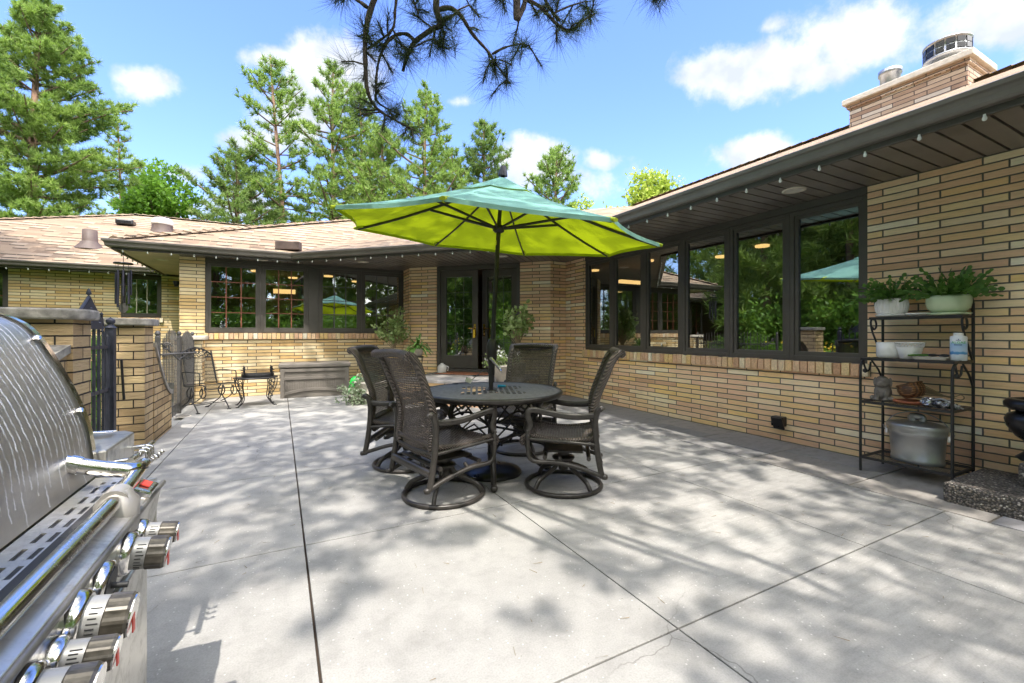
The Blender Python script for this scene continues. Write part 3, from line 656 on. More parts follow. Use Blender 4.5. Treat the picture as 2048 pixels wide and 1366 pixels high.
for (x, y) in ((-.5,12.0),(.3,13.0),(1.1,12.2),(1.9,13.1),(2.6,11.3),(6.6,6.6),(7.5,5.6),(6.5,8.2),(7.2,4.6),(4.6,10.0)):
    l = MB(); l.lathe([(.11,0),(.11,-.03),(.0,-.035)], (x,y,2.70), 16); HB(l, 'interior_lamp', M['lampw'])
l = MB(); l.box((.1,12.6,2.28), (.5,.16,.1)); l.box((6.9,7.4,2.35), (.7,.1,.07)); HB(l, 'interior_lamp', M['lampw'])
# string of small clear bulbs clipped under the gutter
SL = thing('string_lights', (4.0,1.0,2.6), 'string of small clear bulbs clipped along the underside of the eaves gutter', 'string lights')
wp = []; bl = MB()
path = [Vector((*a,0)) for a in EAVE]; tot = 0
for i in range(len(path)-1):
    a, b_ = path[i], path[i+1]; L = (b_-a).length; d = (b_-a)/L; n = Vector((d.y,-d.x,0)); k = int(L/.325)
    for j in range(k+1):
        q = a+d*min(L, (j+.4)*.325)+n*(.012)
        wp.append(q+Vector((0,0,2.60)))
        if q.y > .6 and q.x > -7 and (j < k):
            bb = MB(); bb.lathe([(.0,-.032),(.009,-.029),(.0135,-.020),(.012,-.009),(.008,.0),(.008,.012)], q+Vector((0,0,2.594))-Vector((0,0,.0)), 10); bb.build('bulb', M['bulb'], SL, True); tot += 1
MB().tube(wp, .0028, 5).build('wire', M['irong'], SL, True)
# ------------------------------------------------------------------ porch step, aggregate steps
def solid(name, mb, mat, label, cat, group=None, bevel=0, base=None, loc=None):
    o = mb.build(name, mat, None, False, bevel)
    return tag(o, label, cat, group)
PS = thing('porch_step', (2.7,7.6,0), 'raised flagstone landing with brick riser in front of the double door', 'step')
nI = Vector((-rd,-rd,0)); q0, q1 = Vector((2.46,9.38,0))+dd*.75, Vector((2.46,9.38,0))+dd*2.85
poly = [q0+nI*1.70, q1+nI*1.70, q1+nI*.02, q0+nI*.02]
mb = MB(); mb.prism([(p.x,p.y) for p in poly], 0, .375); mb.build('riser', M['brick'], PS, True)
pol2 = [q0+nI*1.74-dd*.03, q1+nI*1.74+dd*.03, q1+nI*.02+dd*.03, q0+nI*.02-dd*.03]
mb = MB(); random.seed(5)
for s in strips([(p.x,p.y) for p in pol2], (rd,rd), .44, .012, 5.9):
    for t in strips(s, (rd,-rd), random.uniform(.5,.8), .012, random.random()): mb.prism(t, .376, .42)
mb.build('flagstones', M['flag'], PS, True, .004)
mt = thing('door_mat', (q0.x,q0.y,.42), 'reddish door mat lying on the landing below the double door', 'mat')
c = (A0+A1)/2+nI*.42; mb = MB(); mb.box((c.x,c.y,.4285), (1.25,.5,.013), da); mb.build('mat', M['mat'], mt, True, .003)
mb2 = MB(); mb2.box((c.x,c.y,.4265), (1.31,.56,.009), da); mb2.build('border', M['black'], mt, True)
AG = thing('aggregate_step', (4.6,.9,0), 'exposed aggregate concrete steps beside the black rack against the brick wall', 'step')
mb = MB(); mb.prism([(4.22,1.36),(4.98,1.36),(4.98,-2),(4.17,-2)], -.02, .138); mb.build('lower_step', M['agg'], AG, True, .025)
mb = MB(); mb.prism([(4.56,1.075),(4.98,1.075),(4.98,-2),(4.5,-2)], .137, .30); mb.build('upper_step', M['agg'], AG, True, .025)
# ------------------------------------------------------------------ swivel chairs
def chair():
    t = thing('swivel_chair', (0,0,0), 'x', 'chair')
    mb = MB(); mb.tube([(.295*cos(a),.295*sin(a),.019) for a in np.linspace(0,2*pi,49)[:-1]], .0165, 8, closed=True); mb.build('base_ring', M['cast'], t)
    for k in range(4):
        a = pi/4+k*pi/2; u = Vector((cos(a),sin(a),0)); mb = MB()
        mb.tube(spline([u*.29+Vector((0,0,.028)), u*.25+Vector((0,0,.085)), u*.17+Vector((0,0,.125)), u*.09+Vector((0,0,.16)), u*.055+Vector((0,0,.21))], 5), .0155, 8, flat=1.25); mb.build('base_leg', M['cast'], t)
    mb = MB(); mb.lathe([(.0,.13),(.035,.13),(.045,.16),(.05,.205),(.085,.215),(.09,.225),(.085,.235),(.05,.24),(.045,.27),(.08,.285),(.08,.30),(.0,.30)], n=24); mb.box((0,0,.305), (.30,.30,.014)); mb.build('swivel_hub', M['cast'], t)
    mb = MB()
    for x in (-.19,.13): mb.tube([(x,-.275,.29),(x,.275,.29)], .016, 8)
    mb.build('cross_bar', M['cast'], t)
    for s in (-1,1):
        y = s*.29; mb = MB()
        mb.tube(spline([(-.285,y,.165),(-.265,y,.26),(-.245,y,.40),(-.235,y,.55),(-.25,y,.64),(-.275,y,.665),(-.29,y,.65)], 6), .0175, 8, flat=1.3)          # rear post with scroll
        mb.tube(spline([(-.30,y,.170),(-.26,y,.185),(-.1,y,.235),(.05,y,.262),(.17,y,.262),(.225,y,.275),(.25,y,.32),(.255,y,.44)], 6), .0165, 8)  # bottom rail to front post
        mb.lathe([(.0,.50),(.012,.495),(.018,.48),(.012,.465),(.022,.455),(.022,.43),(.016,.42)], (.255,y,0), 10)
        mb.lathe([(.0,-.02),(.022,-.015),(.026,0),(.022,.015),(.0,.02)], (-.30,y,.172), 10)
        mb.tube([(.02,y,.262),(.02,s*.25,.288)], .014, 6); mb.tube([(-.24,y,.40),(.25,y,.43)], .012, 8)
        mb.build('side_frame', M['cast'], t)
        mb = MB(); mb.tube(spline([(-.25,y,.625),(-.2,y,.605),(-.05,y,.60),(.1,y,.622),(.2,y,.640),(.245,y,.632),(.255,y,.60),(.245,y,.565),(.235,y,.53),(.25,y,.495)], 6), .0105, 8, flat=2.3); mb.build('armrest', M['cast'], t)
    # woven seat
    xs_ = [-.25,-.2,-.1,0,.1,.2,.26,.29,.30,.285]; zs_ = [.455,.44,.425,.42,.428,.445,.448,.435,.41,.39]
    P = spline([(x,0,z) for x, z in zip(xs_,zs_)], 4)
    def slab(prof, w0, w1, th, bow, uvl):
        g1, g2 = [], []
        m = len(prof)
        for i, p in enumerate(prof):
            tt = (prof[min(i+1,m-1)]-prof[max(i-1,0)]).normalized(); n_ = Vector((-tt.z,0,tt.x)); w_ = w0+(w1-w0)*i/(m-1)
            r1, r2 = [], []
            for j in range(13):
                f = j/6-1; q = p+Vector((0,f*w_/2,0))-n_*bow*(1-f*f)
                r1.append(q); r2.append(q-n_*th)
            g1.append(r1); g2.append(r2)
        m_ = MB(); m_.sheet(g1, uvl); return m_
    slab(P, .50, .52, 0, .012, (.52,.66)).build('seat', M['wicker'], t)
    mb = MB()
    for s in (-1,1): mb.tube([q+Vector((0,s*.255,-.006)) for q in P], .022, 8)
    mb.tube([P[-1]+Vector((0,-.26,.0)), P[-1]+Vector((0,.26,0))], .022, 8); mb.tube([P[0]+Vector((0,-.25,-.0)), P[0]+Vector((0,.25,0))], .02, 8); mb.build('seat_edge', M['rope'], t)
    B = spline([(-.215,0,.37),(-.235,0,.45),(-.225,0,.56),(-.225,0,.66),(-.26,0,.78),(-.31,0,.90),(-.35,0,1.0),(-.39,0,1.055)], 5)
    slab(B, .46, .52, 0, -.03, (.5,.72)).build('backrest', M['wicker'], t)
    mb = MB(); m = len(B)
    for s in (-1,1): mb.tube([q+Vector((-.006,s*(.23+.03*i/(m-1)),0)) for i, q in enumerate(B)]+[B[-1]+Vector((-.035,s*.262,.012))], [.028]*m+[.024], 8)
    tp = B[-1]; mb.tube(spline([tp+Vector((-.035,-.272,.0)), tp+Vector((-.012,-.14,.010)), tp+Vector((-.002,0,.014)), tp+Vector((-.012,.14,.010)), tp+Vector((-.035,.272,.0))], 5), .030, 10)
    mb.tube([B[0]+Vector((-.005,-.24,-.0)), B[0]+Vector((-.02,0,0)), B[0]+Vector((-.005,.24,0))], .022, 8); mb.build('back_edge', M['rope'], t)
    mb = MB(); mb.tube([(-.245,-.28,.40),(-.25,0,.385),(-.245,.28,.40)], .014, 8); mb.tube([(-.27,-.285,.27),(-.27,.285,.27)], .02, 8, flat=1.5); mb.build('back_rail', M['cast'], t)
    return t
ch0 = chair(); grp = 'swivel wicker chairs round the table'
for i, (x, y, h, lab) in enumerate([(1.085,3.15,R(12),'brown wicker swivel chair in front of the table, back turned to the viewer'),
        (1.04,4.05,math.atan2(-.42,.70),'brown wicker swivel chair at left of the table, seen side on with ribbed back'),
        (1.99,2.90,math.atan2(.62,-.86),'brown wicker swivel chair seen side on, empty seat in view, right of the table'),
        (2.23,4.02,math.atan2(-.62,-.72),'brown wicker swivel chair behind the table, front of its back facing the viewer')]):
    o = ch0 if i == 0 else copy_thing(ch0)
    o.location = (x,y,0); o.rotation_euler = (0,0,h); o['label'] = lab; o['group'] = grp
# ------------------------------------------------------------------ table and umbrella
TX, TY = 1.625, 3.46
T = thing('patio_table', (TX,TY,0), 'round dark bronze cast metal table with pierced lattice top around the umbrella pole', 'table', R(22))
def m_top():
    m = NT('cast_table_top'); o = m.co(); s = m.sep(o)
    r = m.math('SQRT', m.math('ADD', m.math('MULTIPLY', s[0], s[0]), m.math('MULTIPLY', s[1], s[1])))
    an = m.math('ARCTAN2', s[1], s[0])
    d1 = m.math('SINE', m.math('MULTIPLY', m.math('ADD', s[0], s[1]), 95.)); d2 = m.math('SINE', m.math('MULTIPLY', m.math('SUBTRACT', s[0], s[1]), 95.))
    lat = m.math('MAXIMUM', d1, d2)
    pet = m.math('ADD', .27, m.math('MULTIPLY', m.math('COSINE', m.math('MULTIPLY', an, 4.)), .09))
    inside = m.math('LESS_THAN', r, pet); rim = m.math('GREATER_THAN', r, .05)
    hole = m.math('MULTIPLY', m.math('MULTIPLY', inside, rim), m.math('LESS_THAN', lat, .35))
    emb = m.math('MULTIPLY', m.math('SINE', m.math('MULTIPLY', r, 130.)), m.math('GREATER_THAN', r, .50))
    n = m.noise(40, 5); m.set(m.ramp(n, [(.3,(.16,.147,.137)),(.7,(.28,.26,.245))]), .5, .2, Alpha=m.math('SUBTRACT', 1.0, hole))
    m.bump(m.math('ADD', m.math('MULTIPLY', n, .6), m.math('ADD', emb, m.math('MULTIPLY', lat, .3))), .5, .004); return m.m
mb = MB(); mb.lathe([(.035,.712),(.30,.714),(.585,.715)], n=64, cap=False); mb.build('table_top', m_top(), T)
mb = MB(); mb.lathe([(.584,.716),(.600,.720),(.612,.712),(.615,.70),(.607,.685),(.595,.672),(.585,.682),(.584,.7155)], n=72, cap=False); mb.lathe([(.03,.716),(.045,.72),(.045,.70),(.03,.70)], n=20, cap=False); mb.build('rim', M['cast'], T)
for k in range(4):
    a = pi/4+k*pi/2; u = Vector((cos(a),sin(a),0)); mb = MB()
    mb.tube(spline([u*.46+Vector((0,0,.69)), u*.44+Vector((0,0,.62)), u*.36+Vector((0,0,.52)), u*.30+Vector((0,0,.38)), u*.30+Vector((0,0,.26)), u*.35+Vector((0,0,.14)), u*.43+Vector((0,0,.06)), u*.485+Vector((0,0,.03))], 5), [.024]*20+[.021]*16, 8, flat=1.2)
    mb.lathe([(.0,-.026),(.022,-.02),(.03,0),(.022,.02),(.0,.026)], u*.492+Vector((0,0,.03)), 10); mb.build('leg', M['cast'], T)
    a2 = a+pi/2; u2 = Vector((cos(a2),sin(a2),0)); mb = MB(); A_, B_ = u*.40, u2*.40
    Z = Vector((0,0,1)); lp = lambda f: A_+(B_-A_)*f
    mb.tube([lp(.03)+Z*.66, lp(.97)+Z*.66], .011, 6); mb.tube(spline([lp(.12)+Z*.50, lp(.5)+Z*.56, lp(.88)+Z*.50], 5), .010, 6)
    for j in range(3): f0, f1 = .1+.27*j, .1+.27*(j+1); mb.tube([lp(f0)+Z*.655, lp(f1)+Z*.53], .008, 6); mb.tube([lp(f1)+Z*.655, lp(f0)+Z*.53], .008, 6)
    A3, B3 = u*.30, u2*.30; mb.tube([A3+Z*.34, B3+Z*.34], .011, 6); mb.tube([A3+Z*.34, A3*.5+B3*.5+Z*.45, B3+Z*.34], .008, 6)
    mb.build('apron', M['cast'], T)
UB = thing('umbrella_base', (TX,TY,0), 'round black cast umbrella base standing on the concrete under the table', 'umbrella base')
mb = MB(); mb.lathe([(.255,0),(.262,.012),(.25,.028),(.17,.05),(.10,.062),(.06,.07),(.035,.08),(.035,.30),(.028,.305)], n=40); mb.build('plate', M['black'], UB)
mb = MB(); mb.tube([(.035,0,.23),(.085,0,.23)], .007, 8); mb.tube([(.085,-.025,.23),(.085,.025,.23)], .009, 8); mb.build('knob', M['black'], UB)
U = thing('patio_umbrella', (TX,TY,0), 'tilted patio umbrella with pale teal top and bright lime underside', 'umbrella')
nU = Vector((.037,-.107,.993)).normalized(); cU = Vector((1.681,3.448,2.065)); jt = Vector((TX,TY,1.02)); top = cU+nU*.50
mb = MB(); mb.tube([Vector((TX,TY,.09)), Vector((TX-.01,TY-.005,.9)), jt], .020, 14); mb.tube([jt, cU+nU*.12], .019, 14); mb.tube([cU+nU*.12, top], .017, 14); mb.build('pole', M['iron'], U, True)
mb = MB(); dp = (cU-jt).normalized(); hb = cU+nU*.06-dp*.115; mb.tube([hb-dp*.04, hb], .0215, 14); mb.build('pole_sleeve', M['chrome'], U, True)
mb = MB(); mb.lathe([(.020,-.18),(.026,-.175),(.028,-.10),(.034,-.06),(.045,-.03),(.046,.07),(.036,.11),(.026,.13),(.02,.135)], Vector((TX,TY,1.02)), 16); mb.tube([(TX,TY,.78),(TX,TY,.84)], .024, 14); ck = mb.build('crank_housing', M['iron'], U, True)
rr_ = Vector((CA,-SA,0)); fw = Vector((SA,CA,0)); c0 = Vector((TX,TY,.99))-fw*.05
mb = MB(); mb.tube([c0+fw*.02, c0-fw*.02], .016, 10); mb.tube([c0-fw*.02, c0-fw*.03+rr_*.075-Vector((0,0,.085))], .008, 6, flat=1.8); e_ = c0-fw*.03+rr_*.075-Vector((0,0,.085)); mb.tube([e_, e_+rr_*.01-fw*.07-Vector((0,0,.02))], .010, 8); mb.build('crank_handle', M['chrome'], ck, True)
e1 = Vector((0,0,1)).cross(nU); e1 = Vector((1,0,0))-nU*nU.x; e1.normalize(); e2 = nU.cross(e1)
R8 = 1.36; a8 = 4.029; NP = 10
def cp(k, r, sag=0.):      # point on the canopy, k in rib units
    a = a8+k*pi/4; kk = k-math.floor(k); ch_ = cos(pi/8)/cos((kk-.5)*pi/4)     # chord between ribs
    edge = ch_*(1-.045*sag*(1-(2*kk-1)**2)*r**2)
    q = max(0,1-r); z = .335*q+.14*q*q-.010*(1-(2*kk-1)**2)*math.sin(r*pi)
    return cU+e1*(R8*r*edge*cos(a))+e2*(R8*r*edge*sin(a))+nU*z
mb = MB(); g = []
for i in range(NP+1): r = .06+(1-.06)*i/NP; g.append([cp(k/6, r, 1) for k in range(48)]+[cp(0, r, 1)])
g = [row[::-1] for row in g]
mb.sheet(g[::-1]); cn = mb.build('canopy', M['canopy'], U, True)
mb = MB(); g = []
for i in range(5): r = .03+.25*i/4; g.append([cp(k/6, r, 2)+nU*(.022-.010*i/4) for k in range(48)]+[cp(0, r, 2)+nU*(.022-.010*i/4)])
g = [row[::-1] for row in g]; mb.sheet(g[::-1]); mb.build('vent', M['canopy'], cn, True)
mb = MB()
for k in range(8):
    for kk in [k]:
        p_ = [cp(kk+f, 1.0, 1) for f in (0,.2,.4,.6,.8,.9999)]
        mb.sheet([p_, [q-nU*.028 for q in p_]])
mb.build('hem', M['canopy'], cn, True)
for k in range(8): mb = MB(); mb.tube([cp(k,.945)-nU*.012, cp(k,1.012)-nU*.014], .022, 6, flat=.6); mb.build('rib_pocket', M['lime_cloth'], cn, True)
hub2 = cU+nU*.05
for k in range(8):
    mb = MB(); mb.tube([cp(k,r)-nU*.022 for r in np.linspace(.05,.985,9)], .0085, 6, flat=1.5); rb = mb.build('rib', M['iron'], U, True)
    mb = MB(); q = cp(k,.47)-nU*.03; mb.tube([hub2+(q-hub2)*.05, q], .0085, 6, flat=1.4); mb.build('strut', M['iron'], rb, True)
mb = MB(); mb.tube([hub2-nU*.035, hub2-nU*.02, hub2+nU*.02, hub2+nU*.035], [.03,.05,.05,.032], 14); mb.build('slider', M['iron'], U, True)
mb = MB(); mb.tube([top+nU*.0, top+nU*.02, top+nU*.045, top+nU*.085], [.042,.04,.034,.022], 12); mb.build('finial', M['ironb'], U, True)
# things on the table
def at(u, v, z): r = ray(u, v); return Vector((0,0,1.2))+r*((z-1.2)/r.z)
q = at(1003,772,.728); mb = MB(); mb.tube([q-rr_*.035-fw*.01, q+rr_*.02, q+rr_*.036+fw*.006], [.0125,.0125,.010], 12); L_ = thing('lighter', q-Vector((0,0,.012)), 'small bright blue lighter lying on the dark table top', 'lighter'); mb.build('body', M['cyan'], L_, True); mb = MB(); mb.tube([q+rr_*.0365+fw*.006, q+rr_*.046+fw*.008], .009, 10); mb.build('cap', M['chrome'], L_, True)
q = at(937,765,.73); CT = thing('tagged_cord', q, 'thin dark cord with a white paper tag lying on the table', 'cord')
mb = MB(); mb.tube(spline([q, q-rr_*.06+Vector((0,0,-.002)), q-rr_*.14-fw*.10, q-rr_*.09-fw*.12], 6), .004, 6); qq = at(965,750,.73); mb.tube(spline([q+Vector((0,0,0.0)), qq+Vector((0,0,.045)), qq+rr_*.04+Vector((0,0,.06)), qq+rr_*.07+Vector((0,0,.0)), qq-rr_*.02-fw*.08, qq-rr_*.10-fw*.14], 8), .0045, 6); mb.build('cord', M['iron'], CT, True)
mb = MB(); mb.box(q+Vector((0,0,.022)), (.062,.004,.045), R(-25), Matrix.Rotation(R(-20),3,'Z')@Matrix.Rotation(R(22),3,'Y')); mb.build('tag', M['paper'], CT, True)
# ------------------------------------------------------------------ storage box
DB = thing('deck_box', (.62,9.48,0), 'grey resin storage box standing against the brick wall', 'storage box', R(-3.5))
mb = MB(); mb.prism([(-.60,-.27),(.60,-.27),(.60,.27),(-.60,.27)], .0, .56); mb.build('body', M['plastic'], DB, False, .012)
mb = MB(); mb.box((0,-.01,.605), (1.26,.60,.085)); mb.build('lid', M['plastic'], DB, False, .02)
mb = MB()
for s in (-1,1): mb.box((s*.565,-.283,.275), (.07,.027,.55))
mb.box((0,-.282,.515), (1.06,.025,.055)); mb.box((0,-.282,.365), (1.06,.025,.05))
k = 16
for i in range(k):
    x0, x1 = -.53+1.06*i/k, -.53+1.06*(i+1)/k; f = lambda x: .05+.075*(1-(x/.53)**2)
    mb.add([(x0,-.2945,f(x0)),(x1,-.2945,f(x1)),(x1,-.2945,f(x1)+.055),(x0,-.2945,f(x0)+.055),(x0,-.2705,f(x0)),(x1,-.2705,f(x1)),(x1,-.2705,f(x1)+.055),(x0,-.2705,f(x0)+.055)], [(0,1,2,3),(3,2,6,7),(1,0,4,5)])
for i in range(26): x = -.51+1.02*i/25; mb.box((x,-.2735,.25), (.022,.007,.19))
mb.build('front_panel', M['plastic'], DB, False, .003)
# ------------------------------------------------------------------ iron chair and side table
IC = thing('iron_chair', (-1.0,8.30,0), 'black wrought iron spring chair with scrolled crest in front of the sunlit brick wall', 'chair', R(-50))
def arc(c, r, a0, a1, n=14, ax='xz'):
    return [Vector(c)+(Vector((r*cos(a),0,r*sin(a))) if ax == 'xz' else Vector((0,r*cos(a),r*sin(a)))) for a in np.linspace(R(a0),R(a1),n)]
w_ = .25
mb = MB()
for s in (-1,1):
    y = s*w_; mb.tube(spline([(-.30,y,.93),(-.24,y,.72),(-.16,y,.45),(-.12,y,.40),(.25,y,.43),(.33,y,.41),(.345,y,.37)], 6), .009, 6); mb.tube(spline([(-.26,y*.86,.92),(-.21,y*.86,.72),(-.13,y*.86,.46)], 6), .006, 6)
mb.tube([(-.15,-w_,.42),(-.15,w_,.42)], .008, 6); mb.tube([(.345,-w_,.37),(.345,w_,.37)], .008, 6); mb.tube([(-.275,-w_,.83),(-.275,w_,.83)], .007, 6); mb.build('seat_frame', M['iron'], IC)
def m_mesh():
    m = NT('expanded_metal'); s = m.sep(m.co('UV')); a = m.math('SINE', m.math('MULTIPLY', m.math('ADD', s[0], m.math('MULTIPLY', s[1], .6)), 230.)); b = m.math('SINE', m.math('MULTIPLY', m.math('SUBTRACT', s[0], m.math('MULTIPLY', s[1], .6)), 230.))
    h = m.math('LESS_THAN', m.math('MINIMUM', m.math('ABSOLUTE', a), m.math('ABSOLUTE', b)), .33); m.set((.02,.02,.02), .5, Alpha=h); return m.m
M['mesh'] = m_mesh()
mb = MB(); mb.sheet([[Vector((x,y,z)) for y in np.linspace(-w_,w_,5)] for x, z in ((-.12,.405),(.0,.405),(.12,.415),(.25,.43),(.33,.41))], (.5,.46)); mb.build('seat', M['mesh'], IC)
mb = MB(); mb.sheet([[Vector((x,y,z)) for y in np.linspace(-w_*.86,w_*.86,5)] for x, z in ((-.13,.46),(-.18,.6),(-.22,.72),(-.26,.83))], (.45,.40)); mb.build('backrest', M['mesh'], IC)
mb = MB(); T_ = lambda P: [Vector((-.285-.12*(p[2]-.85), p[1], p[2])) for p in P]
mb.tube(T_([(0,y,.84+.145*max(0,cos(y/w_*pi/2))**.7) for y in np.linspace(-w_,w_,21)]), .009, 6)
for s in (-1,1):
    for cy, cz, r in ((.17,.875,.035),(.095,.90,.05),(.03,.93,.04),(.05,.87,.03),(.14,.915,.025),(.20,.855,.02)): mb.tube(T_(arc((0,s*cy,cz), r, 20, 340, 14, 'yz')), .0065, 5)
for y, z in ((0,.96),(.06,.955),(-.06,.955),(.12,.93),(-.12,.93),(0,.90),(.18,.905),(-.18,.905)): mb.lathe([(.0,-.02),(.016,-.008),(.016,.008),(.0,.02)], T_([(0,y,z)])[0], 8)
mb.build('crest', M['iron'], IC)
for s in (-1,1):
    y = s*(w_+.03); mb = MB(); mb.tube(spline([(-.20,s*w_,.60),(-.10,y,.625),(.1,y,.62),(.22,y,.615),(.255,y,.58),(.25,y,.43)], 6), .008, 6); mb.build('armrest', M['iron'], IC)
    mb = MB(); y = s*.24
    mb.tube(spline([(-.05,y,.395)]+[tuple(p) for p in arc((-.03,y,.30), .075, 110, 430, 12)]+[(-.05,y,.20),(-.20,y,.10),(-.34,y,.02),(-.38,y,.008)], 4), .0095, 6)
    mb.tube(spline([(.30,y,.40)]+[tuple(p) for p in arc((.26,y,.31), .07, 60, -260, 12)]+[(.22,y,.25),(.0,y,.14),(-.05,y,.13)], 4), .008, 6)
    mb.tube(spline([(-.01,y,.22),(.04,y,.16),(.12,y,.06),(.15,y,.006)], 5), .009, 6)
    for x in (-.38,.15): mb.lathe([(.03,0),(.03,.012),(.0,.02)], (x,y,0), 10)
    mb.build('leg', M['iron'], IC)
mb = MB(); mb.tube([(-.2,-.24,.10),(-.2,.24,.10)], .007, 6); mb.tube([(.07,-.24,.12),(.07,.24,.12)], .007, 6); mb.build('stretcher', M['iron'], IC)
IT = thing('side_table', (-.36,8.60,0), 'small black wrought iron side table with leafy scroll legs beside the iron chair', 'side table', R(6))
mb = MB(); mb.lathe([(.30,.455),(.33,.46),(.33,.475),(.30,.478),(.0,.478)], n=32, sx=1.0, sy=.8); mb.build('table_top', M['iron'], IT)
for sx in (-1,1):
    for sy in (-1,1):
        b0 = Vector((sx*.24,sy*.17,0)); mb = MB()
        for o1 in (-.04,.04): mb.tube(spline([b0+Vector((o1*1.6*1,0,.455)), b0+Vector((o1*1.2+sx*.0,0,.33)), b0+Vector((o1*.4-sx*.05,0,.14)), b0+Vector((o1*.2+sx*-.02,0,.05)), b0+Vector((sx*.03,0,.006))], 5), .0075, 5)
        for k in range(5): z = .15+.07*k; mb.tube(arc(b0+Vector((-sx*.03*(1-k/5),0,z)), .018+.005*k, 0, 320, 10), .005, 5); mb.lathe([(.0,-.018),(.013,0),(.0,.018)], b0+Vector((sx*.02-sx*.03*(1-k/5),0,z+.02)), 6)
        mb.lathe([(.026,0),(.026,.01),(.0,.016)], b0+Vector((sx*.03,0,0)), 8); mb.build('leg', M['iron'], IT)
TR = thing('iron_tray', (-.33,8.60,.478), 'dark iron gallery tray with finial posts standing on the small side table', 'tray', R(6))
mb = MB(); mb.lathe([(.24,.0),(.245,.03),(.24,.055),(.22,.06),(.0,.06)], n=28, sx=1, sy=.75); mb.build('tray_body', M['iron'], TR)
mb = MB(); mb.tube([(.25*cos(a),.19*sin(a),.115) for a in np.linspace(0,2*pi,33)[:-1]], .005, 5, closed=True); mb.tube([(.25*cos(a),.19*sin(a),.075) for a in np.linspace(0,2*pi,33)[:-1]], .005, 5, closed=True); mb.build('rail', M['iron'], TR)
for sx in (-1,1):
    for sy in (-1,1): mb = MB(); mb.lathe([(.012,.05),(.012,.13),(.02,.14),(.008,.155),(.014,.17),(.0,.19)], (sx*.2,sy*.11,0), 8); mb.build('post', M['iron'], TR)
# ------------------------------------------------------------------ drain cover
q = at(365,833,0); DC = thing('drain_cover', q, 'small round drain cover set in the concrete before the iron chair', 'drain cover'); mb = MB(); mb.lathe([(.085,0.0),(.085,.006),(.075,.007),(.0,.007)], q, 24); mb.build('disc', M['stone'], DC, True)
mb = MB(); mb.lathe([(.105,.0),(.105,.004),(.088,.004)], q, 24, cap=False); mb.build('rim', M['capl'], DC, True)
# ------------------------------------------------------------------ black rack on the right and what stands on it
y0, y1, xf, xb = 1.40, 2.00, 4.53, 4.93
RK = thing('bakers_rack', (4.73,1.7,0), 'black iron plant rack with four shelves and curled brackets against the brick wall', 'rack')
for y in (y0,y1):
    mb = MB(); mb.tube(spline([(xf,y,0),(xf,y,.5),(xf,y,.86),(xf+.02,y,.94),(xf+.08,y,.975),(xf+.16,y,.985)], 6), .0105, 8); mb.build('front_post', M['iron'], RK, True)
    mb = MB(); mb.tube(spline([(xb,y,0),(xb,y,.7),(xb,y,1.36),(xb-.015,y,1.46),(xb-.07,y,1.53),(xb-.13,y,1.50),(xb-.14,y,1.46)], 6), .0105, 8); mb.build('back_post', M['iron'], RK, True)
    mb = MB(); mb.tube(spline([(xb-.02,y,.99),(xb-.10,y,1.10),(xb-.19,y,1.22),(xb-.22,y,1.30),(xb-.20,y,1.335)], 6), .008, 8)
    mb.tube(spline([(xb-.21,y,1.33),(xb-.14,y,1.325),(xb-.12,y,1.27),(xb-.16,y,1.24),(xb-.19,y,1.26)], 6), .008, 8)
    mb.tube(spline([(xf+.05,y,.955),(xf+.08,y,.90),(xf+.12,y,.87),(xf+.16,y,.89),(xf+.18,y,.95)], 6), .008, 8); mb.tube(spline([(xb-.01,y,.78),(xb-.08,y,.87),(xb-.16,y,.93),(xb-.2,y,.96)], 6), .008, 8)
    mb.lathe([(.0,-.022),(.018,-.01),(.018,.01),(.0,.022)], (xf+.08,y,.875), 10); mb.build('bracket', M['iron'], RK, True)
def shelf(z, a, b_):
    mb = MB()
    for y in (y0,y1): mb.box(((a+b_)/2,y,z), (b_-a,.014,.02))
    for x in (a,b_): mb.box((x,(y0+y1)/2,z), (.014,y1-y0+.014,.0205))
    s = MB(); s.sheet([[Vector((x,y,z+.0085)) for y in np.linspace(y0,y1,5)] for x in (a,b_)], (y1-y0,b_-a)); so_ = mb.build('shelf', M['iron'], RK, True); s.build('shelf_mesh', M['shmesh'], so_, True)
def m_sh():
    m = NT('shelf_mesh'); s = m.sep(m.co('UV')); a = m.math('SINE', m.math('MULTIPLY', m.math('ADD', s[0], s[1]), 300.)); b = m.math('SINE', m.math('MULTIPLY', m.math('SUBTRACT', s[0], s[1]), 300.))
    h = m.math('LESS_THAN', m.math('MINIMUM', m.math('ABSOLUTE', a), m.math('ABSOLUTE', b)), .55); m.set((.016,.016,.017), .5, Alpha=h); return m.m
M['shmesh'] = m_sh()
shelf(1.34, 4.70, xb); shelf(.98, xf+.02, xb); shelf(.605, xf, xb); shelf(.12, xf, xb)
def atx(u, v, x): r = ray(u, v); return Vector((0,0,1.2))+r*(x/r.x)
def pot(name, u, x, z, prof, mat, label, cat='pot', n=28, parts=()):
    q = atx(u, 668, x); o = thing(name, (q.x,q.y,z), label, cat); mb = MB(); mb.lathe(prof, n=n); mb.build('bowl', M[mat], o, False); return o
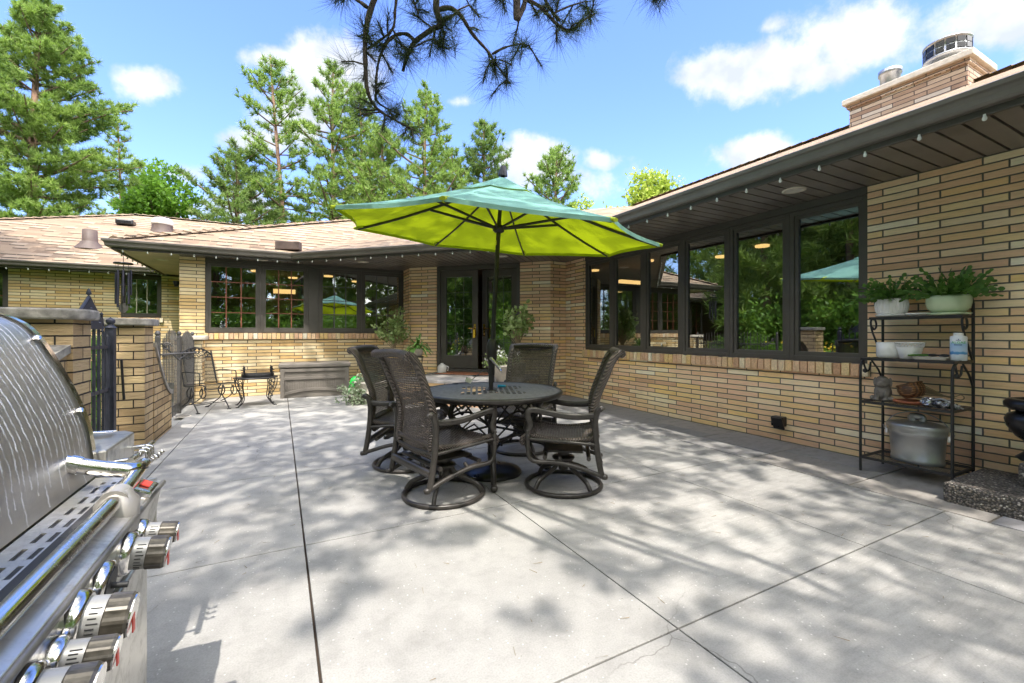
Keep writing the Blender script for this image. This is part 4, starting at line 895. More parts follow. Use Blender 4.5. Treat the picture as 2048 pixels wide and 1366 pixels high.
# ribbed white pot with cactus
P1 = pot('plant_pot', 1783, 4.81, 1.3515, [(.0,.012),(.085,.012),(.10,.03),(.112,.07),(.113,.11),(.105,.155),(.098,.162),(.09,.155),(.085,.14),(.0,.138)], 'white', 'white ribbed pot holding a trailing cactus, left end of the top rack shelf', n=48)
mb = MB()
for k in range(30):
    a = 2*pi*k/30; mb.tube([(r*cos(a),r*sin(a),z) for r, z in ((.086,.02),(.102,.035),(.1135,.075),(.1145,.11),(.107,.15))], .0042, 5)
mb.build('ribs', M['white'], P1); mb = MB(); mb.lathe([(.09,0),(.108,.006),(.114,.018),(.108,.022),(.0,.010)], n=32); mb.build('saucer', M['white'], P1)
mb = MB(); mb.lathe([(.092,.142),(.0,.145)], n=24); mb.build('soil', M['soil'], P1)
P2 = pot('plant_pot', 1897, 4.81, 1.3515, [(.0,.012),(.06,.012),(.10,.025),(.128,.06),(.138,.10),(.137,.14),(.128,.162),(.12,.155),(.115,.14),(.0,.138)], 'green', 'pale green glazed bowl pot holding a leafy cactus on the top rack shelf', n=40)
mb = MB(); mb.lathe([(.11,0),(.13,.006),(.137,.016),(.13,.02),(.0,.010)], n=32); mb.build('saucer', M['green'], P2); mb = MB(); mb.lathe([(.122,.142),(.0,.145)], n=24); mb.build('soil', M['soil'], P2)
pot('saucer', 1838, 4.80, 1.3515, [(.0,.004),(.06,.0),(.085,.012),(.096,.026),(.09,.027),(.07,.012),(.0,.010)], 'white', 'empty white saucer on the top rack shelf between the two plants', 'saucer')
def cactus(P, R0, h0, n, seed, spread, droop, bias=(0,0)):
    random.seed(seed); fs = []
    for k in range(n):
        a = random.uniform(0,2*pi); e = random.uniform(.25,1.3); d = Vector((cos(a)*cos(e)+bias[0]*.4, sin(a)*cos(e)+bias[1]*.4, sin(e))).normalized(); p = Vector((cos(a)*R0*random.uniform(.1,.85), sin(a)*R0*random.uniform(.1,.85), h0))
        w_ = random.uniform(.013,.019); tw = random.uniform(0,pi)
        for s in range(random.randint(3,7)):
            L = random.uniform(.032,.05)*spread; side = d.cross(Vector((0,0,1)))
            side = side.normalized() if side.length > .05 else Vector((1,0,0)); side = (Matrix.Rotation(tw+random.uniform(-.4,.4), 3, d)@side); nn = side.cross(d)*.004
            q = p+d*L
            if q.x+P.location.x > 4.955: q.x = 4.955-P.location.x; d.x = -abs(d.x)*.3
            mid1, mid2 = p+d*L*.35, p+d*L*.75
            fs += [p-side*w_*.25, mid1-side*w_+nn, mid2-side*w_*.95+nn, q-side*w_*.3, q+side*w_*.3, mid2+side*w_*.95+nn, mid1+side*w_+nn, p+side*w_*.25]
            p = q; d = (d+Vector((0,0,-droop*random.uniform(.4,1.3)))+nz3()*.12).normalized()
    return np.array([tuple(v) for v in fs])
soup('foliage', cactus(P1, .09, .14, 110, 1, .92, .15, (-.1,.45)), 8, M['dleaf'], P1)
soup('foliage', cactus(P2, .115, .14, 125, 2, 1.0, .12, (-.1,-.1)), 8, M['dleaf'], P2)
# second shelf
pot('flower_pot', 1776, 4.73, .991, [(.0,.0),(.065,.0),(.078,.008),(.082,.03),(.082,.135),(.078,.137),(.075,.13),(.072,.02),(.0,.015)], 'white', 'plain white cylindrical pot, empty, at the left end of the second rack shelf')
P4 = pot('flower_pot', 1819, 4.74, .991, [(.0,.0),(.062,.0),(.066,.004),(.090,.098),(.088,.1),(.085,.095),(.06,.01),(.0,.01)], 'white', 'empty white tapered pot with a pierced lattice rim on the second rack shelf')
mb = MB()
for k in range(26):
    for s in (1,-1):
        a0, a1 = 2*pi*k/26, 2*pi*(k+s*1.6)/26; mb.tube([(.091*cos(a0),.091*sin(a0),.098), (.094*cos((a0+a1)/2),.094*sin((a0+a1)/2),.115), (.097*cos(a1),.097*sin(a1),.132)], .003, 4)
mb.tube([(.099*cos(a),.099*sin(a),.134) for a in np.linspace(0,2*pi,41)[:-1]], .005, 6, closed=True); mb.build('lattice_rim', M['white'], P4)
q = atx(1866,668,4.69); TY_ = thing('tray', (q.x,q.y,.991), 'shallow grey tray on the second rack shelf holding small dark things', 'tray'); mb = MB(); mb.box((0,0,.012), (.15,.21,.024), 0, None, .92); mb.build('tray_body', M['capl'], TY_, False, .004)
gl_ = thing('sunglasses', (q.x-.02,q.y-.04,1.017), 'dark sunglasses lying on the grey tray of the rack', 'glasses'); mb = MB()
for s in (-1,1): mb.lathe([(.0,.0),(.028,.004),(.030,.014),(.02,.022),(.0,.024)], (0,s*.036,0), 12, sx=.7)
mb.build('lens', M['black'], gl_); mb = MB(); mb.tube([(0,-.02,.012),(0,.02,.012)], .004, 6)
for s in (-1,1): mb.tube(spline([(0,s*.062,.012),(.06,s*.055,.008),(.10,s*.03,.004)], 5), .003, 5)
mb.build('frame', M['black'], gl_)
gt = thing('garden_gloves', (q.x-.01,q.y+.06,1.016), 'green garden glove bundle lying at the left of the grey tray', 'glove'); mb = MB(); mb.lathe([(.0,.0),(.05,.004),(.052,.012),(.03,.02),(.0,.02)], n=12, sx=.7, sy=1.1)
for k in range(4): mb.tube([(-.03+.018*k,.045,.008),(-.035+.022*k,.085,.006)], [.009,.007], 6)
mb.build('glove', M['dleaf'], gt)
q = atx(1917,668,4.72); BT = thing('bottle', (q.x,q.y,.991), 'white and blue plastic bottle labelled ALGAE on the second rack shelf', 'bottle', 0)
vw = math.atan2(-q.y, -q.x)
def m_lab():
    m = NT('bottle_label'); z = m.sep(m.co())[2]; n = m.noise(30, 3)
    zz = m.math('ADD', z, m.math('MULTIPLY', n, .03)); m.set(m.ramp(m.math('MULTIPLY', zz, 5.), [(.12,(.72,.78,.85)),(.30,(.70,.78,.88)),(.34,(.05,.24,.55)),(.41,(.10,.34,.66)),(.45,(.50,.65,.84)),(.72,(.35,.55,.82)),(.84,(.74,.78,.84)),(.95,(.76,.78,.82))]), .35); return m.m
mb = MB(); mb.lathe([(.0,.0),(.046,.0),(.05,.006),(.05,.182),(.047,.19),(.03,.196),(.028,.20)], n=32); mb.build('body', m_lab(), BT)
mb = MB(); mb.lathe([(.029,.195),(.029,.215),(.026,.218),(.0,.218)], n=24); mb.build('cap', M['white'], BT)
def text(body, size, mat, parent, loc, rot, name='lettering', ext=.0004, ax='CENTER'):
    c = bpy.data.curves.new(name, 'FONT'); c.body = body; c.size = size; c.extrude = ext; c.align_x = ax; c.align_y = 'CENTER'; c.materials.append(mat)
    o = bpy.data.objects.new(name, c); C.objects.link(o); bpy.context.view_layer.update()
    me = bpy.data.meshes.new_from_object(o); bpy.data.objects.remove(o); o = bpy.data.objects.new(name, me); C.objects.link(o); o.parent = parent; o.location = loc; o.rotation_euler = rot; return o
M['lgreen'] = simple('label_green', (.05,.42,.05), .5); M['lnavy'] = simple('label_navy', (.02,.05,.2), .5)
tr = (pi/2, 0, vw+pi/2); f = lambda z, r=.0508: (r*cos(vw), r*sin(vw), z)
text('ALGAE', .026, M['lgreen'], BT, f(.142,.0520), tr); 
mb = MB()
for i in range(7): a = vw+(-.45+.13*i); mb.box((.0506*cos(a),.0506*sin(a),.124), (.001,.005,.007), a)
for i in range(5): a = vw+(-.25+.11*i); mb.box((.0506*cos(a),.0506*sin(a),.160), (.001,.004,.005), a)
mb.box((.0506*cos(vw),.0506*sin(vw),.167), (.001,.005,.008), vw)
mb.build('small_print', M['lnavy'], BT)
# third shelf
q = atx(1765,668,4.70); DG = thing('dog_statue', (q.x,q.y,.6155), 'grey cast stone dog statue sitting on the third rack shelf', 'statue', vw-.15)
def blob(mb, c, r, n=14, rot=None):
    prof = [(sin(t), -cos(t)) for t in np.linspace(0,pi,n)]; vs = []; 
    for a, z in prof:
        for k in range(n):
            v = Vector((a*cos(2*pi*k/n)*r[0], a*sin(2*pi*k/n)*r[1], z*r[2])); vs.append((rot@v if rot else v)+Vector(c))
    mb.add(vs, [(i*n+k, i*n+(k+1) % n, (i+1)*n+(k+1) % n, (i+1)*n+k) for i in range(n-1) for k in range(n)], True)
mb = MB(); blob(mb, (-.01,0,.075), (.055,.062,.075)); blob(mb, (.01,0,.165), (.048,.052,.052)); blob(mb, (.045,0,.150), (.028,.034,.026)); blob(mb, (.05,0,.16), (.012,.012,.010))
for s in (-1,1): blob(mb, (.035,s*.032,.045), (.020,.019,.05)); blob(mb, (.055,s*.032,.012), (.026,.021,.014)); blob(mb, (.02,s*.062,.02), (.04,.022,.022)); blob(mb, (-.005,s*.052,.16), (.018,.014,.042)); blob(mb, (.052,s*.018,.178), (.010,.009,.008)); blob(mb, (.050,s*.02,.14), (.018,.016,.018))
mb.build('body', M['stone'], DG)
q = atx(1822,668,4.68); 
SC = thing('terracotta_saucer', (q.x,q.y,.6155), 'terracotta saucer lying under the basket on the third rack shelf', 'saucer'); mb = MB(); mb.lathe([(.0,.0),(.085,.0),(.115,.012),(.118,.022),(.112,.022),(.0,.012)], n=32); mb.build('dish', M['terra'], SC); mb = MB(); mb.tube([(.116*cos(a),.116*sin(a),.022) for a in np.linspace(0,2*pi,41)[:-1]], .004, 6, closed=True); mb.build('rim', M['terra'], SC)
q = atx(1830,668,4.72); BK = thing('wicker_basket', (q.x,q.y,.629), 'dark brown wicker basket lying on its side on the terracotta saucer', 'basket')
mb = MB(); rot = Matrix.Rotation(R(-20),3,'X'); vs = MB(); vs.lathe([(.0,.0),(.06,.005),(.088,.04),(.094,.08),(.085,.115),(.078,.118),(.082,.08),(.05,.02),(.0,.015)], n=26)
mb.add([rot@Vector(v)+Vector((0,0,.035)) for v in vs.v], vs.f, True); mb.build('bowl', M['basket'], BK); mb = MB(); mb.tube([rot@Vector((.083*cos(a),.083*sin(a),.117))+Vector((0,0,.035)) for a in np.linspace(0,2*pi,33)[:-1]], .008, 6, closed=True); mb.build('rim', M['basket'], BK)
q = atx(1868,668,4.74); BR = thing('straw_whisk', (q.x,q.y,.70), 'dry straw whisk broom lying beside the wicker basket on the rack', 'whisk'); random.seed(4); mb = MB()
for k in range(70):
    a = random.uniform(0,2*pi); r = random.uniform(0,.052); p = Vector((0,.075,.03))+Vector((r*cos(a),random.uniform(-.01,.02),r*sin(a))); mb.tube([p, Vector((r*cos(a)*.12,-.06,r*sin(a)*.12-.0)), Vector((0,-.10,-.005))+nz3()*.006], .0022, 4, caps=False)
mb.build('straw', M['straw'], BR); mb = MB(); mb.tube(spline([(0,-.06,0),(0,-.11,-.005),(0,-.16,.02),(0,-.18,0.0),(0,-.16,-.02),(0,-.12,-.01)], 5), .004, 6); mb.build('handle', M['straw'], BR)
q = atx(1878,668,4.62); FO = thing('foil_bag', (q.x,q.y,.6155), 'crumpled black and silver foil bag lying at the right end of the third rack shelf', 'bag'); random.seed(9); mb = MB()
for k, (dy, s) in enumerate(((.06,.05),(.0,.045),(-.055,.04),(-.10,.028))):
    b2 = MB(); blob(b2, (0,dy,s*.7), (s,s*1.1,s*.72), 12); b2.v = [tuple(Vector(v)+nz3()*.007) for v in b2.v]; b2.sm = [False]*len(b2.f); mb.add(b2.v, b2.f)
mb.build('bag', M['foil'], FO); mb = MB(); mb.tube(spline([(-.03,.03,.06),(-.04,-.03,.075),(-.03,-.10,.04),(0,-.14,.01)], 5), .006, 6); mb.build('seam', M['galv'], FO)
# bottom shelf pail
q = atx(1834,668,4.73); PL = thing('metal_pail', (q.x,q.y,.131), 'galvanised oval pail with lid and raised wire handle on the bottom rack shelf', 'pail', R(90))
mb = MB(); mb.lathe([(.17,.0),(.175,.004),(.176,.035),(.172,.04),(.185,.22),(.19,.225),(.186,.235),(.192,.24),(.188,.25),(.195,.30)], n=48, sy=.72, cap=True); mb.build('body', M['galv'], PL)
mb = MB(); mb.lathe([(.205,.283),(.207,.305),(.20,.315),(.12,.335),(.0,.342)], n=48, sy=.74); ld = mb.build('lid', M['galv'], PL); mb = MB(); mb.tube(spline([(-.03,0,.338),(-.032,0,.372),(.032,0,.372),(.03,0,.338)], 5), .012, 6, flat=2.4); mb.build('lid_handle', M['galv'], ld)
mb = MB(); mb.tube(spline([(.215*cos(a),0,.25+.165*sin(a)+.0) for a in np.linspace(0,pi,13)], 3), .0035, 6); 
for s in (-1,1): mb.tube([(s*.215,0,.25),(s*.235,0,.27),(s*.225,0,.235)], .0035, 6)
mb.build('handle', M['galv'], PL); mb = MB()
for s in (-1,1): mb.box((s*.205,0,.225), (.02,.035,.045))
mb.build('ear', M['white'], PL, False, .004)
# black urn on the upper step, mostly outside the frame
q = Vector((4.72,1.0,.30)); UR = thing('black_urn', q, 'black round bellied urn with broad rim on the aggregate step at the picture edge', 'urn')
mb = MB(); mb.lathe([(.10,0),(.12,.02),(.09,.05),(.06,.09),(.07,.13),(.12,.17),(.165,.24),(.175,.29),(.16,.325),(.12,.345),(.11,.355)], n=40); mb.build('body', M['black'], UR); mb = MB(); mb.lathe([(.11,.352),(.15,.36),(.178,.385),(.18,.41),(.16,.435),(.13,.44),(.12,.40),(.0,.38)], n=40); mb.build('rim', M['black'], UR)
# ------------------------------------------------------------------ gas grill, seen very close
GR = thing('gas_grill', (-.6,1.0,0), 'stainless steel gas grill close to the viewer, lid streaked with dried water marks', 'grill')
GY0, GY1 = .15, 1.76
prof = spline([(-.489,0,.775),(-.497,0,.826),(-.510,0,.92),(-.535,0,1.005),(-.577,0,1.108),(-.622,0,1.196),(-.665,0,1.238),(-.73,0,1.262),(-.82,0,1.262),(-.92,0,1.21),(-.98,0,1.10),(-1.0,0,.826)], 5)
def m_lidmesh():
    mb = MB(); n = len(prof); ss = [0]
    for i in range(1, n): ss.append(ss[-1]+(prof[i]-prof[i-1]).length)
    ysN = np.linspace(GY0,GY1,9); vs = [Vector((p.x,y,p.z)) for p in prof for y in ysN]; N = 9; fs = []; uv = []
    L = ss[-1]
    for i in range(n-1):
        for j in range(N-1):
            fs.append((i*N+j,(i+1)*N+j,(i+1)*N+j+1,i*N+j+1)); U = lambda a, b_: (ysN[b_], .62-ss[a])
            uv.append((U(i,j),U(i+1,j),U(i+1,j+1),U(i,j+1)))
    mb.add(vs, fs, True, uv); return mb
lid = m_lidmesh().build('lid', M['lid'], GR, True)
mb = MB()
for y, yy in ((GY1-.02,GY1+.008),): 
    n = len(prof); a = [Vector((p.x,y,p.z))+Vector((.006 if p.x > -.7 else 0,0,.005)) for p in prof]; b_ = [Vector((p.x,yy,p.z))+Vector((.006 if p.x > -.7 else 0,0,.005)) for p in prof]
    mb.add(a+b_, [(i,i+1,n+i+1,n+i) for i in range(n-1)], True); mb.add(b_, [tuple(range(n))])
mb.build('lid_end', M['chrome'], lid, True)
mb = MB()
for i in (13,24): q = prof[i]; mb.lathe([(.0,.012),(.009,.009),(.012,.0)], (q.x+.006,GY1-.035,q.z+.004), 10)
mb.build('bolt', M['chrome'], lid, True)
# big lid handle bar with elbow
hb_ = []
mb = MB(); mb.tube(spline([(-.535,1.60,.865),(-.47,1.60,.840),(-.41,1.605,.822),(-.375,1.62,.812),(-.365,1.66,.806)], 6), .021, 14)
mb.tube([(-.365,.12,.772),(-.365,1.45,.781),(-.365,1.70,.806)], .0185, 16)
ha = mb.build('handle_bar', M['chrome'], lid, True)
mb = MB(); mb.tube([(-.50,1.60,.851),(-.478,1.60,.8425)], .0245, 14); mb.build('handle_collar', M['chrome'], lid, True)
# vent strip
def plate(mb, A, B, y0_, y1_, th=.012):
    A, B = Vector((A[0],0,A[1])), Vector((B[0],0,B[1])); t = (B-A).normalized(); n = Vector((-t.z,0,t.x)); n = n if n.z > 0 else -n
    vs = [Vector((p.x,y,p.z)) for y in (y0_,y1_) for p in (A,B,B-n*th,A-n*th)]; mb.add(vs, [(0,1,2,3),(7,6,5,4),(0,4,5,1),(1,5,6,2),(2,6,7,3),(3,7,4,0)])
mb = MB(); va, vb = (-.484,.772), (-.392,.762)
def vp(f): return (va[0]+(vb[0]-va[0])*f, va[1]+(vb[1]-va[1])*f)
plate(mb, vp(0), vp(.30), .12, 1.735); plate(mb, vp(.40), vp(.56), .12, 1.735); plate(mb, vp(.66), vp(1), .12, 1.735)
y = .13; 
while y < 1.70:
    for f0, f1 in ((.30,.40),(.56,.66)): plate(mb, vp(f0), vp(f1), y-.014, y+.014)
    y += .080
plate(mb, vp(.30), vp(.40), 1.685, 1.735); plate(mb, vp(.56), vp(.66), 1.685, 1.735)
mb.build('vent_strip', M['steel'], GR, True)
mb = MB(); mb.box((-.45,.93,.755), (.10,1.60,.02)); mb.build('firebox', M['black'], GR, True)
# control panel
mb = MB(); plate(mb, (-.391,.7615), (-.328,.742), .12, 1.73); plate(mb, (-.3275,.729), (-.352,.585), .12, 1.73, -.012); mb.box((-.42,1.728,.672), (.16,.010,.16)); mb.build('control_panel', M['steel'], GR, True, .002)
mb = MB(); mb.tube([(-.325,.10,.7355),(-.325,1.735,.7355)], .0075, 8); mb.build('panel_edge', M['rail'], GR, True)
mb = MB(); mb.tube([(-.36,1.445,.70),(-.362,1.447,.73),(-.364,1.45,.775),(-.366,1.452,.803)], [.040,.044,.046,.026], 14, flat=1.0); mb.tube([(-.365,1.425,.7815),(-.365,1.475,.785)], .030, 16); mb.build('handle_bracket', M['greyp'], GR, True)
ax = Vector((1,0,-.16)).normalized()
def knob(y, z, r, bare=False, L=.092):
    x = -.3275-(.729-z)*.18; c = Vector((x,y,z)); mb = MB()
    mb.tube([c, c+ax*.008, c+ax*.022, c+ax*.026], [r*1.35,r*1.38,r*1.30,r*1.15], 24); o = mb.build('knob', M['chrome'], GR, True)
    if bare: mb = MB(); mb.tube([c+ax*.0265, c+ax*.028], [r*1.0,r*.98], 20); mb.tube([c+ax*.027, c+ax*.055], .006, 8); mb.build('spindle', M['ink'], o, True); return
    mb = MB(); mb.tube([c+ax*.026, c+ax*(L*.58)], r*1.0, 26); mb.build('band', M['knobg'], o, True)
    mb = MB()
    N = 22; t0, t1 = L*.58, L; u_ = Vector((0,1,0)); w_ = ax.cross(u_)
    rings = [(t0,1.0),(t0+.002,1.05),(t1-.006,1.05),(t1-.001,.98)]; vs = []
    for t, s in rings:
        for k in range(N*2): a = pi*k/N; rr = r*s*(1 if k % 4 < 2 else .965); vs.append(c+ax*t+u_*cos(a)*rr+w_*sin(a)*rr)
    K = N*2; mb.add(vs, [(i*K+k,i*K+(k+1) % K,(i+1)*K+(k+1) % K,(i+1)*K+k) for i in range(3) for k in range(K)]); mb.build('grip', M['knobd'], o, True)
    mb = MB(); mb.tube([c+ax*(t1-.001), c+ax*(t1+.0015)], r*.97, 26); mb.build('face', M['chrome'], o, True)
    mb = MB(); q = c+ax*(t1+.0025); mb.box(q-w_*r*.25, (.002,r*.35,r*1.2), 0); mb.build('pointer', M['red'], o, True)
    mb = MB()
    for k in range(9): a = -.9+.22*k; p = c+ax*(.040)+u_*(-cos(a))*r*1.005+w_*(-sin(a))*r*1.005; mb.tube([p-ax*.006, p+ax*(.006 if k % 3 else .010)], .0012, 4)
    mb.build('tick_marks', M['ink'], o, True)
for y, z, r, bare in ((1.365,.675,.036,False),(1.475,.68,.026,False),(1.19,.685,.036,True),(1.06,.690,.037,False),(.98,.672,.026,False),(.885,.672,.038,False),(.70,.66,.037,False)): knob(y, z, r, bare)
mb = MB(); mb.box((-.345,1.60,.758), (.055,.095,.028), 0, Matrix.Rotation(R(26),3,'Y')); bd = mb.build('badge', M['chrome'], GR, True, .008)
mb = MB(); mb.box((-.338,1.60,.7735), (.024,.042,.003), 0, Matrix.Rotation(R(26),3,'Y')); mb.build('badge_mark', M['red'], bd, True)
# cabinet
mb = MB(); mb.box((-.66,.93,.34), (.60,1.58,.50)); mb.build('cabinet', M['steel'], GR, True, .008)
mb = MB(); 
for y in (.55,1.28): mb.box((-.353,y,.34), (.018,.68,.46))
mb.build('cabinet_door', M['steel'], GR, True, .006)
mb = MB()
for y in (.25,1.65):
    for x in (-.92,-.42): mb.tube([(x,y-.015,.05),(x,y+.015,.05)], .05, 16)
mb.build('caster', M['black'], GR, True)
# side shelf with burner, towel bar and hooks
mb = MB(); mb.prism([(-.98,1.775),(-.47,1.775),(-.47,2.06),(-.50,2.10),(-.98,2.10)], .70, .845); mb.build('side_shelf', M['steel'], GR, True, .008)
mb = MB(); mb.lathe([(.085,.0),(.09,.012),(.06,.022),(.03,.03),(.0,.03)], (-.66,1.93,.846), 24); mb.build('burner', M['chrome'], GR, True)
mb = MB(); 
for k in range(3): a = k*pi/3; mb.tube([Vector((-.66,1.93,.89))+Vector((cos(a),sin(a),0))*.1, Vector((-.66,1.93,.89))-Vector((cos(a),sin(a),0))*.1], .005, 6)
mb.build('grate', M['black'], GR, True)
mb = MB(); mb.tube([(-.42,1.80,.795),(-.42,2.07,.795)], .011, 12); mb.tube([(-.50,1.83,.79),(-.42,1.83,.795)], .007, 8); mb.tube([(-.50,2.03,.79),(-.42,2.03,.795)], .007, 8); tb = mb.build('towel_bar', M['chrome'], GR, True)
for y in (1.90,1.94,1.98): mb = MB(); mb.tube(spline([(-.42,y,.806),(-.402,y,.80),(-.40,y,.775),(-.39,y,.765),(-.375,y,.775)], 4), .0045, 6); mb.lathe([(.0,-.009),(.009,0),(.0,.009)], (-.374,y,.777), 8); mb.build('hook', M['chrome'], tb, True)
sp = thing('metal_tongs', (-.60,1.99,.852), 'steel tongs lying on the side shelf of the grill', 'tongs'); mb = MB(); mb.tube(spline([(-.72,1.93,.90),(-.62,1.97,.875),(-.55,2.0,.862),(-.52,2.02,.856)], 5), .010, 6, flat=.3); mb.tube(spline([(-.72,1.95,.90),(-.62,2.0,.868),(-.54,2.03,.858),(-.515,2.04,.856)], 5), .010, 6, flat=.3); mb.build('arms', M['chrome'], sp, True); mb = MB(); mb.tube([(-.725,1.925,.90),(-.725,1.955,.90)], .012, 8); mb.build('hinge', M['black'], sp, True)
# ------------------------------------------------------------------ brick piers, low walls, gate and iron fence on the left
def pier(x0, x1, ya, yb, h, label, mat='brickp', cap='cap'):
    o = thing('brick_pier', ((x0+x1)/2,(ya+yb)/2,0), label, 'pier'); mb = MB(); mb.prism([(x0,ya),(x1,ya),(x1,yb),(x0,yb)], -.08, h-.075); mb.build('shaft', M[mat], o, True)
    a = .07; cx, cy = (x0+x1)/2, (ya+yb)/2; hx, hy = (x1-x0)/2+a, (yb-ya)/2+a; N = 40; vs = []
    P = [(cx+hx*abs(cos(t))**.55*(1 if cos(t) >= 0 else -1), cy+hy*abs(sin(t))**.55*(1 if sin(t) >= 0 else -1)) for t in np.linspace(0,2*pi,N+1)[:-1]]
    mb = MB(); mb.prism(P, h-.075, h); mb.build('cap', M[cap], o, True, .014); return o
pier(-1.74,-1.27,4.12,4.45,1.375,'large brick pier with grey stone cap directly behind the grill lid')
pier(-1.62,-1.27,5.95,6.30,1.365,'brick pier with grey stone cap between the gate and the iron fence')
pier(-1.62,-1.215,9.42,9.70,1.17,'tan brick pier with pale sunlit cap touching the house wall', 'brickk', 'capl')
def lowwall(x, ya, yb, za, zb, label):
    o = thing('low_wall', (x,(ya+yb)/2,0), label, 'low wall'); mb = MB(); N = 14; t = .10
    ysN = np.linspace(ya,yb,N); zz = [zb+(za-zb)*(1-sin(pi/2*i/(N-1))) for i in range(N)]
    P = [(y,-.08) for y in (yb,ya)]+[(y,z) for y, z in zip(ysN,zz)]; n = len(P)
    mb.add([(x-t,p[0],p[1]) for p in P]+[(x+t,p[0],p[1]) for p in P], [tuple(range(n)),tuple(range(n,2*n))[::-1]]+[(i,n+i,n+(i+1) % n,(i+1) % n) for i in range(n)]); mb.build('wall', M['brickp'], o, True)
    mb = MB(); c = [Vector((x,y,z+.02)) for y, z in zip(ysN,zz)]; vs = []
    for q in c: vs += [q+Vector((-t-.02,0,-.02)), q+Vector((t+.02,0,-.02)), q+Vector((t+.02,0,.035)), q+Vector((-t-.02,0,.035))]
    mb.add(vs, [(i*4+k,i*4+(k+1) % 4,(i+1)*4+(k+1) % 4,(i+1)*4+k) for i in range(N-1) for k in range(4)]+[(3,2,1,0),(4*N-4,4*N-3,4*N-2,4*N-1)]); mb.build('coping', M['cap'], o, True); return o
lowwall(-1.36,6.302,7.2,1.05,.42,'low brick wall curving down from the pier towards the iron fence')
lowwall(-1.40,4.118,3.3,1.07,.95,'low brick wall with stone coping on the near side of the large pier, behind the grill')
def picket(mb, x, y, z0, z1, r=.0085): mb.box((x,y,(z0+z1)/2), (r*2,r*2,z1-z0)); mb.add([(x-r,y-r,z1),(x+r,y-r,z1),(x+r,y+r,z1),(x-r,y+r,z1),(x,y,z1+.03)], [(0,1,4),(1,2,4),(2,3,4),(3,0,4)])
IG = thing('iron_gate', (-1.42,5.2,0), 'dark blue black iron gate with peaked studded plate between the two piers', 'gate'); gx_ = -1.43
mb = MB(); bars = np.linspace(4.50,5.42,9)
for y in bars: picket(mb, gx_, y, .04, 1.17+.10*cos((y-4.96)/.48*pi/2), .0095)
mb.build('pickets', M['ironb'], IG, True); mb = MB()
for z in (.20,.68,1.08): mb.box((gx_,4.96,z), (.014,.98,.03))
mb.build('rail', M['ironb'], IG, True)
mb = MB(); mb.box((gx_,5.50,.63), (.07,.07,1.26)); mb.lathe([(.05,.0),(.03,.02),(.02,.03),(.036,.05),(.036,.075),(.0,.10)], (gx_,5.50,1.26), 12); mb.build('post', M['ironb'], IG, True, .004)
mb = MB(); P = [(4.66,1.24),(5.26,1.24),(5.22,1.33),(4.96,1.50),(4.70,1.33)]; n = len(P); mb.add([(gx_-.012,a,b_) for a, b_ in P]+[(gx_+.012,a,b_) for a, b_ in P], [tuple(range(n)),tuple(range(n,2*n))[::-1]]+[(i,n+i,n+(i+1) % n,(i+1) % n) for i in range(n)])
mb.tube([(gx_,4.64,1.30),(gx_,4.96,1.515),(gx_,5.28,1.30)], .012, 6)
for y in (4.66,5.26): mb.tube(spline([(gx_,y,1.22),(gx_,y+(y-4.96)*.15,1.27),(gx_,y+(y-4.96)*.05,1.34),(gx_,y,1.38)], 5), .008, 6); mb.lathe([(.0,-.02),(.016,0),(.0,.02)], (gx_,y,1.38), 8)
mb.lathe([(.0,-.02),(.02,0),(.012,.03),(.0,.05)], (gx_,4.96,1.54), 8); mb.build('peaked_plate', M['ironb'], IG, True)
mb = MB()
for y, z in ((4.76,1.30),(4.86,1.36),(4.96,1.42),(5.06,1.36),(5.16,1.30),(4.96,1.30)): mb.lathe([(.012,0),(.0,.006)], (gx_+.014,y,z), 8)
mb.build('studs', M['galv'], IG, True)
mb = MB(); mb.tube([(gx_,5.56,.95),(gx_+.05,5.62,.95),(gx_+.06,5.66,.55)], .012, 8); mb.build('latch', M['iron'], IG, True)
IF = thing('iron_fence', (-1.38,8.2,0), 'weathered grey iron picket fence with arched top and scroll bracket beside the patio', 'fence'); fx = -1.34
mb = MB()
for i, y in enumerate(np.arange(7.16,9.40,.095)):
    z = 1.08+.16*sin(pi*((y-7.1) % 1.16)/1.16)**.8; picket(mb, fx, y, .03, z+random.uniform(-.015,.015), .0062)
mb.build('pickets', M['irong'], IF, True)
mb = MB()
for z in (.16,.92): mb.box((fx-.004,8.28,z), (.012,2.28,.032))
mb.build('rail', M['irong'], IF, True)
for y in (6.92,8.24,9.38):
    mb = MB(); mb.box((fx-.01,y,.58), (.05,.05,1.16)); mb.lathe([(.03,.0),(.02,.02),(.034,.045),(.02,.075),(.0,.085)], (fx-.01,y,1.16), 10); mb.build('post', M['irong'], IF, True, .003)
mb = MB(); bx_ = fx+.02; mb.tube([(bx_,6.95,1.08),(bx_+.14,7.18,.86),(bx_+.22,7.22,.93)], .011, 6); mb.tube([(bx_,6.93,.94),(bx_+.34,7.12,.955)], .012, 6)
mb.tube([Vector((bx_+.26+.045*cos(a)*(1-a/14),7.10,.90+.045*sin(a)*(1-a/14))) for a in np.linspace(0,9,26)], .009, 6); mb.tube([Vector((bx_+.05+.05*cos(a)*(1-a/14),6.98,1.04+.05*sin(a)*(1-a/14))) for a in np.linspace(0,9,26)], .009, 6); mb.build('scroll_bracket', M['irong'], IF, True)
# near piece of railing beyond the low wall
NR = thing('iron_railing', (-1.46,3.2,0), 'short black iron railing behind the grill lid by the low wall', 'railing'); mb = MB(); 
for y in np.arange(2.2,3.26,.10): picket(mb, -1.46, y, 0, 1.12)
mb.build('pickets', M['iron'], NR, True); mb = MB(); mb.box((-1.463,2.72,1.02), (.012,1.1,.03)); mb.box((-1.463,2.72,.2), (.012,1.1,.03)); mb.build('rail', M['iron'], NR, True)
